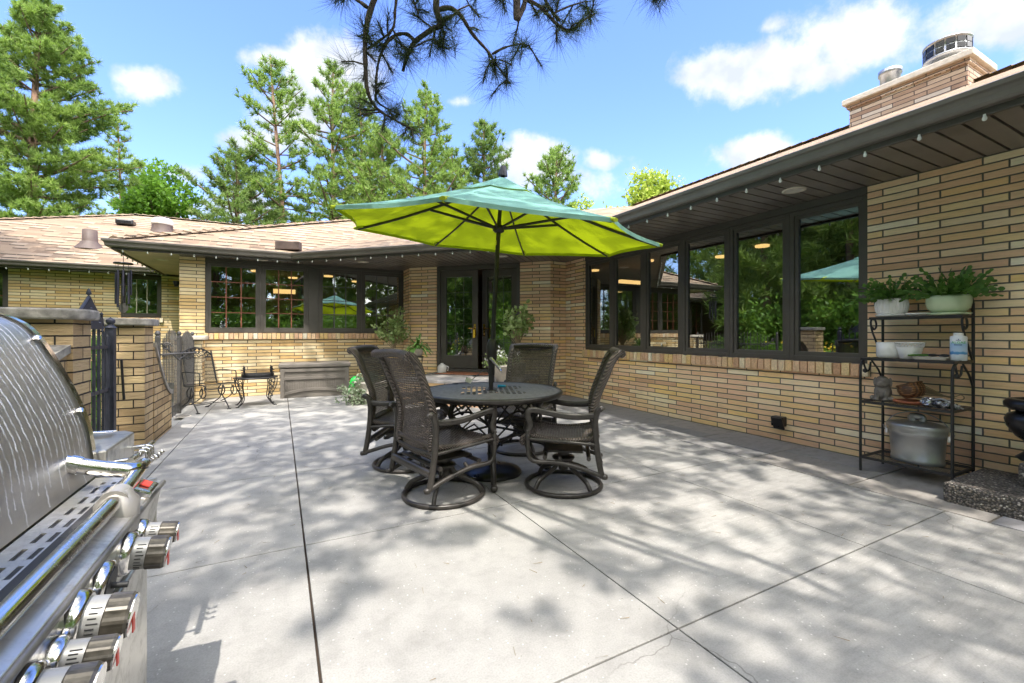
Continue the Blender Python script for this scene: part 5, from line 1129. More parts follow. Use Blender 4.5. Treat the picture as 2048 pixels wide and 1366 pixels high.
# ------------------------------------------------------------------ wind chime under the eave corner
q = Vector((-2.33,9.60,0)); WC = thing('wind_chime', (q.x,q.y,1.55), 'dark wind chime with long tubes hanging from the eave corner over the gate', 'wind chime')
mb = MB(); mb.lathe([(.0,2.37),(.13,2.375),(.135,2.385),(.125,2.40),(.0,2.405)], q, 24); mb.build('top_plate', M['black'], WC, True)
for k in range(8): a = 2*pi*k/8+.2; mb = MB(); zt = 2.25+.03*cos(k*2.3); mb.tube([q+Vector((.095*cos(a),.095*sin(a),zt)), q+Vector((.095*cos(a),.095*sin(a),zt-.42-.10*(k % 3)))], .0165, 10); mb.build('tube', M['chime'], WC, True)
mb = MB(); 
for k in range(8): a = 2*pi*k/8+.2; mb.tube([q+Vector((.095*cos(a),.095*sin(a),2.37)), q+Vector((.095*cos(a),.095*sin(a),2.2))], .003, 4)
mb.tube([q+Vector((0,0,2.4)), q+Vector((0,0,2.6))], .005, 5); mb.tube([q+Vector((0,0,2.37)), q+Vector((0,0,1.7))], .003, 4); mb.lathe([(.05,2.02),(.055,2.03),(.05,2.04)], q, 16); mb.build('cord', M['iron'], WC, True)
mb = MB(); pv = Vector((CA,-SA,0)); fv = Vector((SA,CA,0)); vs = [q+Vector((0,0,1.64))+pv*.085*cos(a)+Vector((0,0,.085*sin(a)))+fv*d for d in (-.006,.006) for a in np.linspace(pi/8,2*pi+pi/8,9)[:-1]]; mb.add(vs, [tuple(range(8)),tuple(range(8,16))[::-1]]+[(i,8+i,8+(i+1) % 8,(i+1) % 8) for i in range(8)]); mb.build('sail', M['irong'], WC, True)
# ------------------------------------------------------------------ leaves, tufts and trees
def leaves(centers, n_each, spread, size, asp=.5, up=.3, seed=0):
    """diamond leaves round centres -> (n*4,3)"""
    r = np.random.default_rng(seed); c = np.repeat(np.asarray(centers, float), n_each, 0); N = len(c)
    d = r.normal(size=(N,3)); d /= np.linalg.norm(d,axis=1)[:,None]; c = c+d*spread*(r.random((N,1))**.5)
    t = r.normal(size=(N,3)); t[:,2] += up; t /= np.linalg.norm(t,axis=1)[:,None]; b = np.cross(t, r.normal(size=(N,3))); b /= np.linalg.norm(b,axis=1)[:,None]
    s = size*(.6+.8*r.random((N,1)))
    return np.stack([c, c+t*s*.5+b*s*asp*.5, c+t*s, c+t*s*.5-b*s*asp*.5],1).reshape(-1,3)
def tufts(centers, dirs, n, L, w, seed=0, cone=1.0):
    """needle bursts -> (n*3,3) triangles"""
    r = np.random.default_rng(seed); c = np.repeat(np.asarray(centers,float), n, 0); dd_ = np.repeat(np.asarray(dirs,float), n, 0); N = len(c)
    v = r.normal(size=(N,3))*cone+dd_*1.1; v /= np.linalg.norm(v,axis=1)[:,None]
    b = np.cross(v, r.normal(size=(N,3))); b /= np.linalg.norm(b,axis=1)[:,None]; l = L*(.65+.6*r.random((N,1)))
    s = c-dd_*L*.35*r.random((N,1)); b = b*w*.5
    return np.stack([s-b, s+b, s+v*l],1).reshape(-1,3)
def pine_parts(h, cb, rad, seed, dens=1.0, L=.34, w=.035, n=26, lean=(0,0), shape=1.0, nb=None):
    """trunk polyline, list of limbs, needle triangles; all local to the foot"""
    r = random.Random(seed); tr = [Vector((lean[0]*(t**1.5)+.12*sin(t*5+seed), lean[1]*(t**1.5)+.10*cos(t*4+seed), h*t)) for t in np.linspace(0,1,12)]
    def tp(z): f = min(max(z/h,0),.999)*11; i = int(f); return tr[i]+(tr[i+1]-tr[i])*(f-i)
    limbs = []; cs = []; ds = []; z = cb*h; golden = 0
    while z < h*.985:
        wv = r.uniform(.7,1.15)
        f = (z-cb*h)/(h-cb*h); k = max(3, int((nb or 5)*(1-.35*f)+r.random()))
        for j in range(k):
            a = golden+2*pi*j/k+r.uniform(-.35,.35); Lr = rad*shape*((1-f**2.6)*.88+.12)*(.6+.4*min(1,f*5+.3))*r.uniform(.45,1.15)*wv
            p0 = tp(z+r.uniform(-.2,.2)); up = .10+.5*f+r.uniform(-.12,.12); d = Vector((cos(a),sin(a),up)).normalized()
            p1 = p0+d*Lr*.5+Vector((0,0,-.05*Lr)); p2 = p0+d*Lr+Vector((0,0,.10*Lr)); limbs.append((p0,p1,p2,.018+.018*Lr))
            m = max(3,int(Lr*4.6*dens))
            for q in range(m):
                t = (.42+.58*(q+r.random())/m); base = p0*(1-t)**2+p1*2*t*(1-t)+p2*t*t; side = Vector((-d.y,d.x,0))*r.uniform(-1,1)*Lr*.30*(1.15-abs(t-.62)); c_ = base+side+Vector((0,0,r.uniform(-.05,.28)*min(1,Lr*.5))); cs.append(c_); g = (d*.55+Vector((0,0,.75))+nz3()*.35).normalized(); ds.append(g)
        golden += 1.1; z += max(.36, .78-.34*f)*r.uniform(.75,1.2)*(.75 if rad < 2 else 1)*h/14*.8
    cs.append(tr[-1]); ds.append(Vector((0,0,1)))
    return tr, limbs, tufts([tuple(c) for c in cs], [tuple(d) for d in ds], n, L, w, seed)
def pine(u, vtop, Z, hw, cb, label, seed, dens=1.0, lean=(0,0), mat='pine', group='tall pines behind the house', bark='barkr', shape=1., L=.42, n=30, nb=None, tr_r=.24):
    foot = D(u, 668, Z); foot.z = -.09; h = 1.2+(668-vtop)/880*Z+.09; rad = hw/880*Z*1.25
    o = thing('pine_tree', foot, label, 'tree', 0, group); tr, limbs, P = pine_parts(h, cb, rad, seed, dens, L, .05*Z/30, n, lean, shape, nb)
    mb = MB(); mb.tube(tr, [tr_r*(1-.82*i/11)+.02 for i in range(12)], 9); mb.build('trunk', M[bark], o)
    mb = MB()
    for p0,p1,p2,r0 in limbs: mb.tube([p0, (p0+p1*2+p2)/4, p2], [r0,r0*.75,r0*.3], 5, caps=False)
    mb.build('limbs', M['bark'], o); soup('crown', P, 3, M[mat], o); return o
pine(72,2,23,122,.33,'massive dense pine at the left edge behind the far roof',21,3.0,L=.32,n=40,nb=8,tr_r=.30,shape=1.05)
pine(238,238,33,58,.30,'thin sparse pine standing right of the massive one above the far roof',5,.8,nb=4,tr_r=.16)
pine(478,298,31,92,.20,'broad dark rounded pine right of the leafy green tree',33,1.15,mat='pined',shape=1.15,nb=6)
pine(572,132,33,84,.40,'tall leaning pine with bare lower trunk and forked top, left of the pine cluster',44,1.3,lean=(-.9,-.6),nb=4)
pine(668,135,34,90,.30,'tall full pine at the left end of the pine cluster',51,1.2,nb=5)
pine(722,172,36,84,.22,'tall pine behind the drooping twig, second in the pine cluster',62,1.15,nb=5)
pine(765,250,33,80,.15,'shorter bright pine in the middle of the pine cluster',71,1.2,nb=5)
pine(852,182,33,105,.18,'tall pine right of the drooping branch tip in the pine cluster',83,1.25,nb=5)
pine(905,300,36,95,.15,'lower pine filling the gap above the left half of the umbrella',87,1.2,nb=5)
pine(966,242,34,84,.18,'dark pine at the right end of the cluster, above the umbrella top',92,1.5,mat='pined',nb=5)
pine(1112,293,36,76,.10,'small pointed pine with rounded shoulders right of the umbrella top',97,1.2,nb=5,shape=1.1)
def broad(u, vtop, Z, hw, cbz, label, seed, mat, lsize, ncl, nl, cat='tree', trunkr=.16, name='leafy_tree', spread=.55):
    r = random.Random(seed); foot = D(u,668,Z); foot.z = -.09; h = 1.2+(668-vtop)/880*Z; rad = hw/880*Z; o = thing(name, foot, label, cat); cs = []; mb = MB(); mb.tube([(0,0,0),(.1,.05,h*.3),(.05,.1,h*.55),(0,0,h*.85)], [trunkr,trunkr*.8,trunkr*.5,.03], 9)
    subs = [(r.uniform(-.55,.55)*rad, r.uniform(-.5,.5)*rad, r.uniform(cbz,.93)*h, r.uniform(.26,.42)*rad) for _ in range(16)]+[(0,0,h-.42*rad,.42*rad),(.55*rad*CA,-.55*rad*SA,h*.80,.38*rad),(-.6*rad*CA,.6*rad*SA,h*.74,.36*rad)]
    for sx, sy, sz, sr in subs:
        f = 1-.5*max(0,(sz/h-.8)/.2); c0_ = Vector((sx*f,sy*f,sz)); mb.tube([(0,0,sz*.55), c0_*.6+Vector((0,0,sz*.28)), c0_], [trunkr*.3,.05,.015], 5, caps=False)
        for k in range(ncl//19):
            d = nz3(); cs.append(c0_+d*sr*(.55+.5*r.random())*Vector((1,1,.8)).length/1.63)
    mb.build('trunk', M['bark'], o); soup('crown', leaves([tuple(c) for c in cs], nl, spread, lsize, .55, .2, seed), 4, M[mat], o); return o
broad(322,322,30,82,.45,'bright green leafy tree between the thin pine and the broad dark pine',12,'decid',.26,1150,16,spread=.42)
broad(1288,342,24,92,.35,'yellow green leafy tree behind the right roof beyond the umbrella',15,'lime',.22,900,15,spread=.40)
broad(1165,395,30,45,.2,'low yellowish tree peeping over the umbrella right of the pointed pine',18,'lime',.22,420,14,spread=.40)
# ------------------------------------------------------------------ overhanging pine above and behind the camera: its low branch hangs into view, its crown dapples the patio
OP = thing('overhanging_pine', (-4.9,-3.4,-.09), 'old pine behind the viewer, its drooping needled branch hanging into the top of the picture', 'tree')
mb = MB(); trk = spline([(-4.9,-3.4,-.09),(-4.8,-3.3,3),(-4.7,-3.0,6),(-4.5,-2.7,9.5),(-4.4,-2.4,13)], 4); mb.tube(trk, [.34-.27*i/(len(trk)-1) for i in range(len(trk))], 12); mb.build('trunk', M['bark'], OP, True)
def BR_(pts): return spline([D(u,v,z) for u, v, z in pts], 6)
tw = [  # traced twigs: (points, start radius m, end radius m)
 ([(800,-160,2.0),(770,-60,2.05),(741,20,2.1),(731,70,2.1),(731,130,2.1),(735,180,2.12),(752,215,2.15),(790,240,2.2),(832,262,2.25)], .022,.004),
 ([(735,15,2.1),(712,-2,2.1),(690,-20,2.1)], .012,.006),
 ([(885,-150,2.2),(880,-60,2.2),(872,10,2.2),(880,48,2.2),(862,60,2.2),(828,86,2.22),(812,120,2.22),(806,142,2.22)], .026,.008),
 ([(828,80,2.2),(812,68,2.2),(788,72,2.18),(768,95,2.15),(756,130,2.15),(752,175,2.15),(756,205,2.18),(800,230,2.2)], .012,.004),
 ([(875,20,2.2),(900,16,2.22),(922,32,2.25),(945,68,2.28),(975,102,2.3),(992,128,2.3),(1010,152,2.32),(1020,168,2.35)], .016,.004),
 ([(985,108,2.3),(1010,95,2.32),(1040,88,2.35),(1060,92,2.36)], .009,.003),
 ([(880,48,2.2),(886,62,2.2),(891,68,2.2)], .011,.007),
 ([(1030,-120,2.0),(1034,-40,2.0),(1033,38,2.0)], .026,.015),
 ([(1045,-60,2.05),(1050,0,2.05),(1036,38,2.0)], .016,.012),
 ([(1050,-2,2.05),(1078,12,2.1),(1098,32,2.12),(1118,52,2.12),(1142,60,2.15),(1168,40,2.18),(1190,28,2.2)], .013,.004),
 ([(1080,-60,2.1),(1090,0,2.12),(1120,42,2.14)], .010,.006),
 ([(1105,28,2.12),(1140,12,2.16),(1175,2,2.2)], .007,.003),
 ([(795,-20,2.1),(790,20,2.1),(785,58,2.12),(750,88,2.12),(730,100,2.1)], .010,.004),
 ([(815,-40,2.15),(830,10,2.15),(838,28,2.15)], .008,.003),
 ([(925,-60,2.2),(932,-5,2.2),(945,18,2.2)], .008,.003),
 ([(1000,-60,2.1),(1005,-5,2.1),(1012,25,2.1)], .008,.003),
 ([(1345,-60,2.0),(1318,-25,2.0),(1312,5,2.0)], .008,.003),
 ([(650,-50,2.1),(672,-25,2.1),(680,-4,2.1)], .007,.003),
 ([(870,60,2.2),(868,80,2.2),(880,92,2.22),(900,98,2.24)], .008,.003),
 ([(1024,130,2.3),(1000,120,2.3),(975,122,2.3)], .006,.003)]
mb = MB(); tc_, td_ = [], []
for pts, r0, r1 in tw:
    P = BR_(pts); n = len(P); r0 *= .78; mb.tube(P, [r0+(r1-r0)*i/(n-1)+random.uniform(-.0012,.0014) for i in range(n)], 7)
rq2 = random.Random(17)
for pts, r0, r1 in tw:
    P = BR_(pts); n = len(P)
    for k in range(max(2, n//5)):
        i = rq2.randint(n//4, n-1); q = P[i]; d = (Vector((CA,-SA,0))*rq2.uniform(-1,1)+Vector((0,0,1))*rq2.uniform(-1,.7)+Vector((SA,CA,0))*rq2.uniform(-.6,.6)).normalized(); L = rq2.uniform(.04,.13); e = q+d*L+Vector((0,0,-.01))
        mb.tube([q, (q+e)/2+nz3()*.008, e], [.0045,.0038,.003], 5)
        for j in range(4): tc_.append(tuple(e-d*.016*j)); td_.append(tuple(d))
for P_ in ([(1.8,-2.5,6),(1.5,-1.2,4.8),(1.35,-.2,3.9),tuple(D(1030,-120,2.0))], [(-4.7,-3.0,6),(-1.5,-3.0,6.5),(1.8,-2.5,6)], [(1.5,-1.2,4.8),(1.2,-.1,4.0),tuple(D(885,-150,2.2))], [(1.2,-.1,4.0),(.9,.2,3.6),tuple(D(800,-160,2.0))], [(1.5,-1.2,4.8),(1.6,0,3.8),tuple(D(1080,-60,2.1))]):
    P = spline(P_, 6); mb.tube(P, [.032-.010*i/(len(P)-1) for i in range(len(P))], 8)
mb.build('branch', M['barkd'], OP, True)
tips = [(832,262,2.25,(.5,-.4)),(800,232,2.2,(.5,-.5)),(760,205,2.15,(.5,.1)),(1020,170,2.35,(.3,-.8)),(1005,150,2.32,(-.3,-.7)),(985,140,2.3,(-.4,-.8)),(1062,92,2.36,(.9,-.2)),(1045,90,2.35,(.3,.7)),(1030,110,2.34,(-.1,-.9)),(1192,28,2.2,(.9,-.3)),(1178,36,2.2,(.5,-.9)),(1150,60,2.15,(.2,-1)),(1176,2,2.2,(.8,.5)),
 (885,94,2.22,(.0,-1)),(902,98,2.24,(.8,.0)),(875,86,2.2,(-.3,-.9)),(868,80,2.2,(-.7,.2)),(975,122,2.3,(-.6,.4)),(730,100,2.1,(-.8,-.3)),(735,60,2.1,(-.3,.8)),(728,80,2.1,(-.9,.1)),(748,70,2.1,(.6,.1)),(795,100,2.15,(.2,-.6)),(838,30,2.15,(.2,-.9)),(830,10,2.15,(.6,-.5)),(945,18,2.2,(-.3,-.9)),(1012,25,2.1,(.1,-1)),(1312,8,2.0,(.1,-1)),(1316,0,2.0,(.7,-.4)),(1311,4,2.0,(-.8,-.2)),(680,-2,2.1,(.1,-1)),(820,130,2.2,(.8,-.7)),(815,125,2.2,(.3,-.9)),(1095,20,2.12,(-.2,-.6)),(770,95,2.15,(.6,-.4)),(925,30,2.25,(.4,.6)),(905,75,2.25,(.1,.9)),(780,215,2.18,(.3,.9)),(790,225,2.2,(-.3,-.6)),(1160,48,2.16,(-.4,-.8)),(850,-4,2.15,(.3,-.8))]
for u, v, z, (a, b_) in tips:
    d = (Vector((CA,-SA,0))*a+Vector((0,0,1))*b_+nz3()*.25).normalized(); q = D(u,v,z)
    for k in range(4): tc_.append(tuple(q-d*.018*k+nz3()*.005)); td_.append(tuple(d))
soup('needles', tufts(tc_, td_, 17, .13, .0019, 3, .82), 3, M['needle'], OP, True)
# crown that shades the courtyard; needle bursts spread through 6 to 12 m above it
r_ = np.random.default_rng(8); cs = []; SH = -TOSUN/TOSUN.z
def shade_w(x, y):
    s = .80
    def bump(cx, cy, sx, sy, a): return a*math.exp(-((x-cx)/sx)**2-((y-cy)/sy)**2)
    s -= bump(.75,1.75,.75,.75,.62)+bump(-.05,2.0,.35,.35,.45)+bump(-.9,8.6,.9,1.6,.42)+bump(3.3,4.6,.7,1.0,.30)+bump(2.9,2.2,.9,.35,.18)+bump(-2.0,9.9,1.2,1.2,.2)
    if y > 9.3 and x < .5: s *= .75
    if x > .9 and y > 9.6 : s = min(s,.75)
    if y > 10.4: s *= .25 if x < 1.2 else .8
    if x > 4.2: s *= .55
    return max(0, s)
# sun flecks: needle bursts are spread everywhere except where the sky is open towards the sun
gaps = []
def region(n, x0, x1, y0, y1, ra, rb):
    for _ in range(n): gaps.append((r_.uniform(x0,x1), r_.uniform(y0,y1), r_.uniform(ra,rb)))
region(66, -1.3, 4.3, .3, 9.8, .05, .13); region(26, -1.3, 1.6, 7.0, 9.8, .08, .18)
region(21, .2, 1.35, .9, 2.6, .11, .25); region(10, -.35, .25, 1.4, 2.4, .14, .24); region(18, 1.6, 3.9, 1.4, 2.4, .05, .13); region(20, 2.4, 3.9, 2.6, 6.2, .07, .17)
region(20, -2.2, -.2, 9.4, 10.0, .15, .35); region(12, .5, 2.8, 2.6, 4.4, .06, .13); region(12, 1.4, 3.6, 6.0, 8.2, .08, .2)
gaps = np.array(gaps)
N_ = 13500; cand = r_.uniform([-2.2,-.8],[4.6,11.0],(N_,2)); hh = r_.uniform(6.0,11.0,N_)
for (x, y), h in zip(cand, hh):
    if np.any((gaps[:,0]-x)**2+(gaps[:,1]-y)**2 < (gaps[:,2]+.03)**2): continue
    if y > 9.2 and x < .7 and r_.random() < .75: continue
    g_ = Vector((x,y,0))-SH*h; zc = SA*g_.x+CA*g_.y
    if zc > 0 and (h-1.6)/zc < .95: continue
    cs.append((g_.x,g_.y,h))
cs = np.array(cs); dr = r_.normal(size=cs.shape); dr[:,2] = np.abs(dr[:,2])*.4; dr /= np.linalg.norm(dr,axis=1)[:,None]
soup('crown', tufts(cs, dr, 36, .125, .0125, 5, .95), 3, M['pine'], OP, True)
mb = MB()
for k in range(7):
    i = r_.integers(len(cs)); e = Vector(cs[i]); s_ = trk[min(len(trk)-1, int(len(trk)*min(.95,max(.3,(e.z-2)/13))))]; md = (s_+e)/2+Vector((0,0,.5)); P = spline([s_, md, e], 6); mb.tube(P, [.022*(1-.8*j/(len(P)-1)) for j in range(len(P))], 6)
mb.build('limbs', M['bark'], OP, True)
# ------------------------------------------------------------------ woods round the garden (seen in the window panes)
wp_, ws = [], []
spots = [(-13,15),(-13.5,18),(-14.5,21),(-12,3),(-13,6),(-8.5,8.5),(-7.5,11),(-9.5,11.5),(-9,5),(-12,12),(-6,-7),(-3,-9),(1.5,-9),(5,-8),(-8.5,2),(-11,9.5),(-14,11),(-10.5,0),(-12,-4),(-9,-8),(-5,-11),(-1,-12),(3,-11),(7,-10),(-15,7),(-16,2),(-8,-12),(0,-15)]
mbT = MB()
for i, (x, y) in enumerate(spots):
    tr, limbs, P = pine_parts(11+3*((i*37) % 5)/4, .06, 2.6, 200+i, 1.0, .45, .05, 24, (0,0), 1.1, 6); wp_.append(P+np.array([x,y,-.09])); mbT.tube([t+Vector((x,y,-.09)) for t in tr], [.2-.015*j for j in range(12)], 7)
wp_ = np.concatenate(wp_).reshape(-1,3,3); zc_ = SA*wp_[:,0,0]+CA*wp_[:,0,1]; xc_ = CA*wp_[:,0,0]-SA*wp_[:,0,1]
wp_ = wp_[~((zc_ > .5) & (xc_/np.maximum(zc_,.5) > -1.3))].reshape(-1,3)
wd = soup('woodland', wp_, 3, M['pine']); tag(wd, 'pine wood round the garden seen mirrored in the window panes', 'woodland', None, 'stuff')
wt = mbT.build('woodland_trunks', M['bark']); tag(wt, 'pine trunks of the surrounding wood, seen mirrored in the window panes', 'woodland', None, 'stuff')
bs = []
for k in range(230):
    a = r_.uniform(-2.4,1.25); R_ = r_.uniform(6.0,9.5); x, y = -1.2-R_*cos(a), 4+R_*sin(a)*1.25
    if (x > -3.2 and y > 0) or (y > 0 and x > -.5*y): continue
    for q in range(5): bs.append((x+r_.normal()*.5, y+r_.normal()*.5, r_.uniform(.2,2.2)))
ug = leaves(bs, 34, .55, .16, .5, .3, 9).reshape(-1,4,3); zc_ = SA*ug[:,0,0]+CA*ug[:,0,1]; xc_ = CA*ug[:,0,0]-SA*ug[:,0,1]
ug = ug[~((zc_ > .3) & (xc_/np.maximum(zc_,.3) > -1.3))].reshape(-1,3)
sb = soup('undergrowth', ug, 4, M['shrub']); tag(sb, 'bushy undergrowth at the edge of the wood', 'undergrowth', None, 'stuff')
def shrub(x, y, h, rad, label, seed, mat='shrub', ls=.075, n=120, nl=26, group=None, name='shrub'):
    o = thing(name, (x,y,-.09), label, 'shrub', 0, group); r = np.random.default_rng(seed); d = r.normal(size=(n,3)); d /= np.linalg.norm(d,axis=1)[:,None]; c = d*np.array([rad,rad,h/2])*(r.random((n,1))**.35)+np.array([0,0,h*.52]); c[:,2] = np.maximum(c[:,2],.08)
    mb = MB()
    for q in c[::5]: mb.tube([(0,0,0),(q[0]*.4,q[1]*.4,q[2]*.5),tuple(q)], [.015,.01,.004], 4, caps=False)
    mb.build('stems', M['bark'], o); soup('leaves', leaves(c, nl, .13, ls, .5, .3, seed), 4, M[mat], o); return o
shrub(-2.40,8.0,1.25,.5,'green shrub seen through the bars of the gate',31); shrub(-2.25,9.2,1.1,.42,'green shrub behind the pickets of the iron fence',32); shrub(-3.2,4.9,1.0,.5,'green shrub left of the gate beyond the large pier',33)
# ------------------------------------------------------------------ potted plants
def topiary(loc, label, seed, hs, hb, rad, potr, poth, mat='white', nleaf=12, nb=26, ls=.06, lm='topi'):
    o = thing('potted_topiary', loc, label, 'potted plant'); r = random.Random(seed); mb = MB(); mb.lathe([(.0,.0),(potr*.72,.0),(potr*.8,.02),(potr,poth-.03),(potr*1.06,poth-.025),(potr*1.06,poth),(potr*.95,poth),(potr*.9,poth-.04),(.0,poth-.04)], n=28); mb.build('pot', M[mat], o)
    mb = MB(); mb.tube(spline([(0,0,poth-.05),(.01,.005,hs*.6),(-.005,0,hs)], 5), .014, 8); cs = []
    for k in range(nb):
        d = nz3(); d.z = d.z*.8+.25; d.normalize(); e = Vector((0,0,hb))+d*rad*r.uniform(.6,1.05); s = Vector((0,0,hs*r.uniform(.86,1.0)))
        mb.tube([s, (s+e)/2+nz3()*.02, e], [.007,.005,.002], 5, caps=False)
        for f in (.55,.75,.9,1.0): cs.append(tuple(s+(e-s)*f+nz3()*.03))
    mb.build('stem', M['stem'], o); soup('leaves', leaves(cs, nleaf, .06, ls, .75, .3, seed), 4, M[lm], o); return o
topiary((2.02,8.95,0),'potted topiary with open ball of small leaves left of the double door',5,1.02,1.36,.36,.17,.28,lm='topi',nleaf=8,nb=28,ls=.06)
topiary((3.82,7.02,.42),'potted topiary with glossy pale leaves standing right of the umbrella pole before the door',6,.58,1.04,.31,.15,.25,'stone',5,30,.08)
q = D(836,702,8.25); FS = thing('plant_stand', (q.x,q.y,0 if q.x+q.y < 9.4 else .42), 'thin black stand carrying the fern beside the left brick return', 'stand'); zf_ = q.z-.10
mb = MB()
for k in range(3): a = 2*pi*k/3; mb.tube([(.14*cos(a),.14*sin(a),0),(.07*cos(a),.07*sin(a),(zf_-FS.location.z)*.6),(.10*cos(a),.10*sin(a),zf_-FS.location.z)], .008, 6)
mb.build('legs', M['iron'], FS); mb = MB(); mb.tube([(.10*cos(a),.10*sin(a),zf_-FS.location.z-.006) for a in np.linspace(0,2*pi,25)[:-1]], .007, 6, closed=True); mb.lathe([(.0,-.004),(.1,-.004),(.1,.0),(.0,.0)], (0,0,zf_-FS.location.z-.004), 20); mb.build('ring', M['iron'], FS)
def fern(loc, label, seed, potr, poth, n, Lf, mat='capl', w=.022, lm='dleaf', name='potted_fern'):
    o = thing(name, loc, label, 'potted plant'); mb = MB(); mb.lathe([(.0,.0),(potr*.75,.0),(potr,poth-.03),(potr*1.08,poth-.025),(potr*1.08,poth),(potr*.9,poth),(.0,poth-.03)], n=24); mb.build('pot', M[mat], o); r = random.Random(seed); fs = []
    for k in range(n):
        a = r.uniform(0,2*pi); el = r.uniform(.2,1.35); L = Lf*r.uniform(.6,1.15); d = Vector((cos(a)*cos(el),sin(a)*cos(el),sin(el))); p = Vector((cos(a)*potr*.3,sin(a)*potr*.3,poth)); m = 7
        for s in range(m):
            qn = p+d*L/m; side = d.cross(Vector((0,0,1))); side = side.normalized() if side.length > .01 else Vector((1,0,0)); wa, wb = w*sin(pi*(s+.3)/(m+.6)), w*sin(pi*(s+1.3)/(m+.6)); fs += [p-side*wa, p+side*wa, qn+side*wb, qn-side*wb]; p = qn; d = (d+Vector((0,0,-.26))).normalized()
    soup('fronds', np.array([tuple(v) for v in fs]), 4, M[lm], o); return o
fern((q.x,q.y,zf_),'small pot with arching strap leaves on the black stand beside the door',9,.095,.15,62,.36)
q = Vector((3.22,6.47,.42)); WF = thing('flower_pot', q, 'pale pot of small white flowers behind the umbrella crank', 'potted plant'); mb = MB(); mb.lathe([(.0,.0),(.10,.0),(.14,.24),(.15,.245),(.15,.27),(.13,.27),(.0,.24)], n=24); mb.build('pot', M['capl'], WF)
qs = np.random.default_rng(3).normal(size=(26,3))*np.array([.09,.09,.07])+np.array([0,0,.36]); soup('leaves', leaves(qs, 14, .05, .045, .6, .3, 2), 4, M['topi'], WF); soup('blossoms', leaves(qs[:16]+np.array([0,0,.05]), 5, .04, .035, .9, .5, 4), 4, M['white'], WF)
# planter corner beside the storage box
PB = thing('stone_planter', (1.42,7.95,0), 'square pale stone planter with low greenery near the storage box', 'planter', R(20)); mb = MB(); mb.box((0,0,.17), (.42,.42,.34), 0, None, .84); mb.box((0,0,.355), (.45,.45,.035)); mb.build('box', M['capl'], PB, False, .012)
qs = np.random.default_rng(5).normal(size=(30,3))*np.array([.13,.13,.05])+np.array([0,0,.43]); soup('leaves', leaves(qs, 16, .06, .05, .6, .3, 12), 4, M['silver'], PB)
q = D(712,806,7.55); q.z = 0; TI = thing('trailing_plant', q, 'speckled silver green trailing plant in a low pot beside the stone planter', 'potted plant'); mb = MB(); mb.lathe([(.0,.0),(.09,.0),(.13,.14),(.135,.15),(.12,.16),(.0,.14)], n=22); mb.build('pot', M['stone'], TI)
rq = np.random.default_rng(6); qs = np.stack([rq.normal(size=70)*.13, rq.normal(size=70)*.13, rq.random(70)*.30],1); soup('leaves', leaves(qs, 15, .05, .042, .65, .2, 15), 4, M['silver'], TI)
q = D(722,775,7.75); q.z = 0; OF = thing('flowering_plant', q, 'small orange flower among dark leaves in front of the green bag', 'potted plant'); mb = MB(); mb.lathe([(.0,.0),(.08,.0),(.11,.16),(.10,.17),(.0,.15)], n=20); mb.build('pot', M['terra'], OF); qs = rq.normal(size=(26,3))*np.array([.09,.09,.05])+np.array([0,0,.25]); soup('leaves', leaves(qs, 16, .05, .055, .6, .3, 16), 4, M['dleaf'], OF)
mb = MB(); 
for k in range(12): a = 2*pi*k/12; c_ = Vector((-.02,-.10,.30)); pv_ = Vector((CA,-SA,0)); mb.add([c_, c_+pv_*.05*cos(a-.2)+Vector((0,-.01,.05*sin(a-.2))), c_+pv_*.06*cos(a)+Vector((0,0,.06*sin(a))), c_+pv_*.05*cos(a+.2)+Vector((0,-.01,.05*sin(a+.2)))], [(0,1,2,3)])
mb.build('bloom', M['orange'], OF)
q = D(712,783,8.3); q.z = 0; M['gplastic'] = simple('bright_green_plastic', (.02,.33,.05), .25, 0, .5, 9)
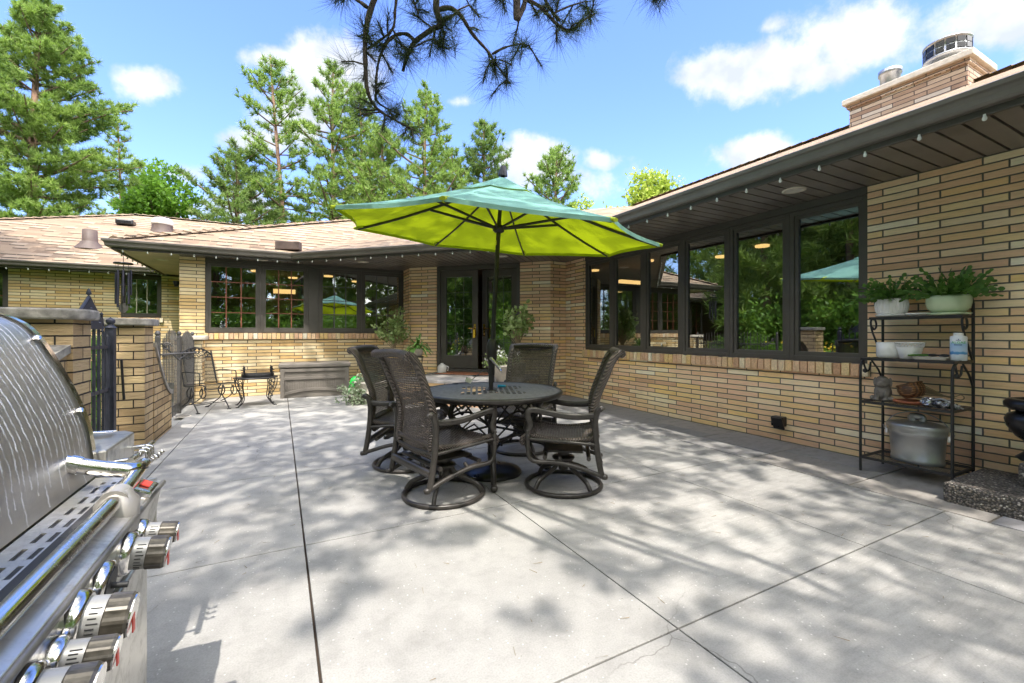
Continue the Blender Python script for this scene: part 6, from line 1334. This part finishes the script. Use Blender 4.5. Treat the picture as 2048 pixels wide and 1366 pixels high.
GB = thing('green_bag', q, 'shiny bright green plastic bag standing by the storage box', 'bag'); mb = MB(); random.seed(2); b2 = MB(); b2.lathe([(.0,.0),(.12,.0),(.13,.1),(.12,.26),(.10,.36),(.04,.40),(.0,.40)], n=16, sy=.6); mb.add([tuple(Vector(v)+nz3()*.006) for v in b2.v], b2.f, True); mb.build('bag', M['gplastic'], GB); mb = MB(); mb.box((-.0,-.085,.25), (.07,.015,.14), R(-20)); mb.build('label_patch', M['paper'], GB, False, .004)
q = D(884,742,8.75); JG = thing('white_jug', (q.x,q.y,.42), 'white plastic jug at the foot of the door frame', 'jug'); mb = MB(); mb.lathe([(.0,.0),(.085,.0),(.09,.02),(.09,.13),(.06,.17),(.03,.18),(.03,.20),(.0,.20)], n=22); mb.build('body', M['white'], JG); mb = MB(); mb.tube(spline([(.06,-.06,.15),(.10,-.10,.12),(.085,-.085,.05)], 5), .009, 6); mb.build('handle', M['white'], JG)
# tall yellow flowers beyond the courtyard, mirrored in the door pane
fl_ = thing('flower_bed', (-3.4,6.3,-.09), 'tall yellow flowers mirrored in the glass of the double door', 'flowers'); rq = np.random.default_rng(9); qs = np.stack([rq.normal(size=60)*.5, rq.normal(size=60)*.9, .2+rq.random(60)*.75],1); soup('leaves', leaves(qs, 22, .14, .11, .4, .4, 21), 4, M['shrub'], fl_); q2 = qs[qs[:,2] > .55]; soup('blossoms', leaves(q2+np.array([0,0,.15]), 9, .10, .07, .8, .2, 22), 4, M['flower'], fl_)

# fallen needles and bits of bark on the concrete
rl = np.random.default_rng(44); n_ = 170; c = np.stack([rl.uniform(-1.1,3.9,n_), rl.uniform(.6,7,n_), np.full(n_,.0035)],1); a = rl.uniform(0,2*pi,n_); d = np.stack([np.cos(a),np.sin(a),np.zeros(n_)],1)*(.02+.035*rl.random((n_,1))); b = np.stack([-np.sin(a),np.cos(a),np.zeros(n_)],1)*.0008
lt = soup('needle_litter', np.stack([c-d*.5-b, c+d*.5-b, c+d*.5+b+[0,0,.002], c-d*.5+b],1).reshape(-1,3), 4, M['straw']); tag(lt, 'dry pine needles fallen on the concrete', 'litter', None, 'stuff')
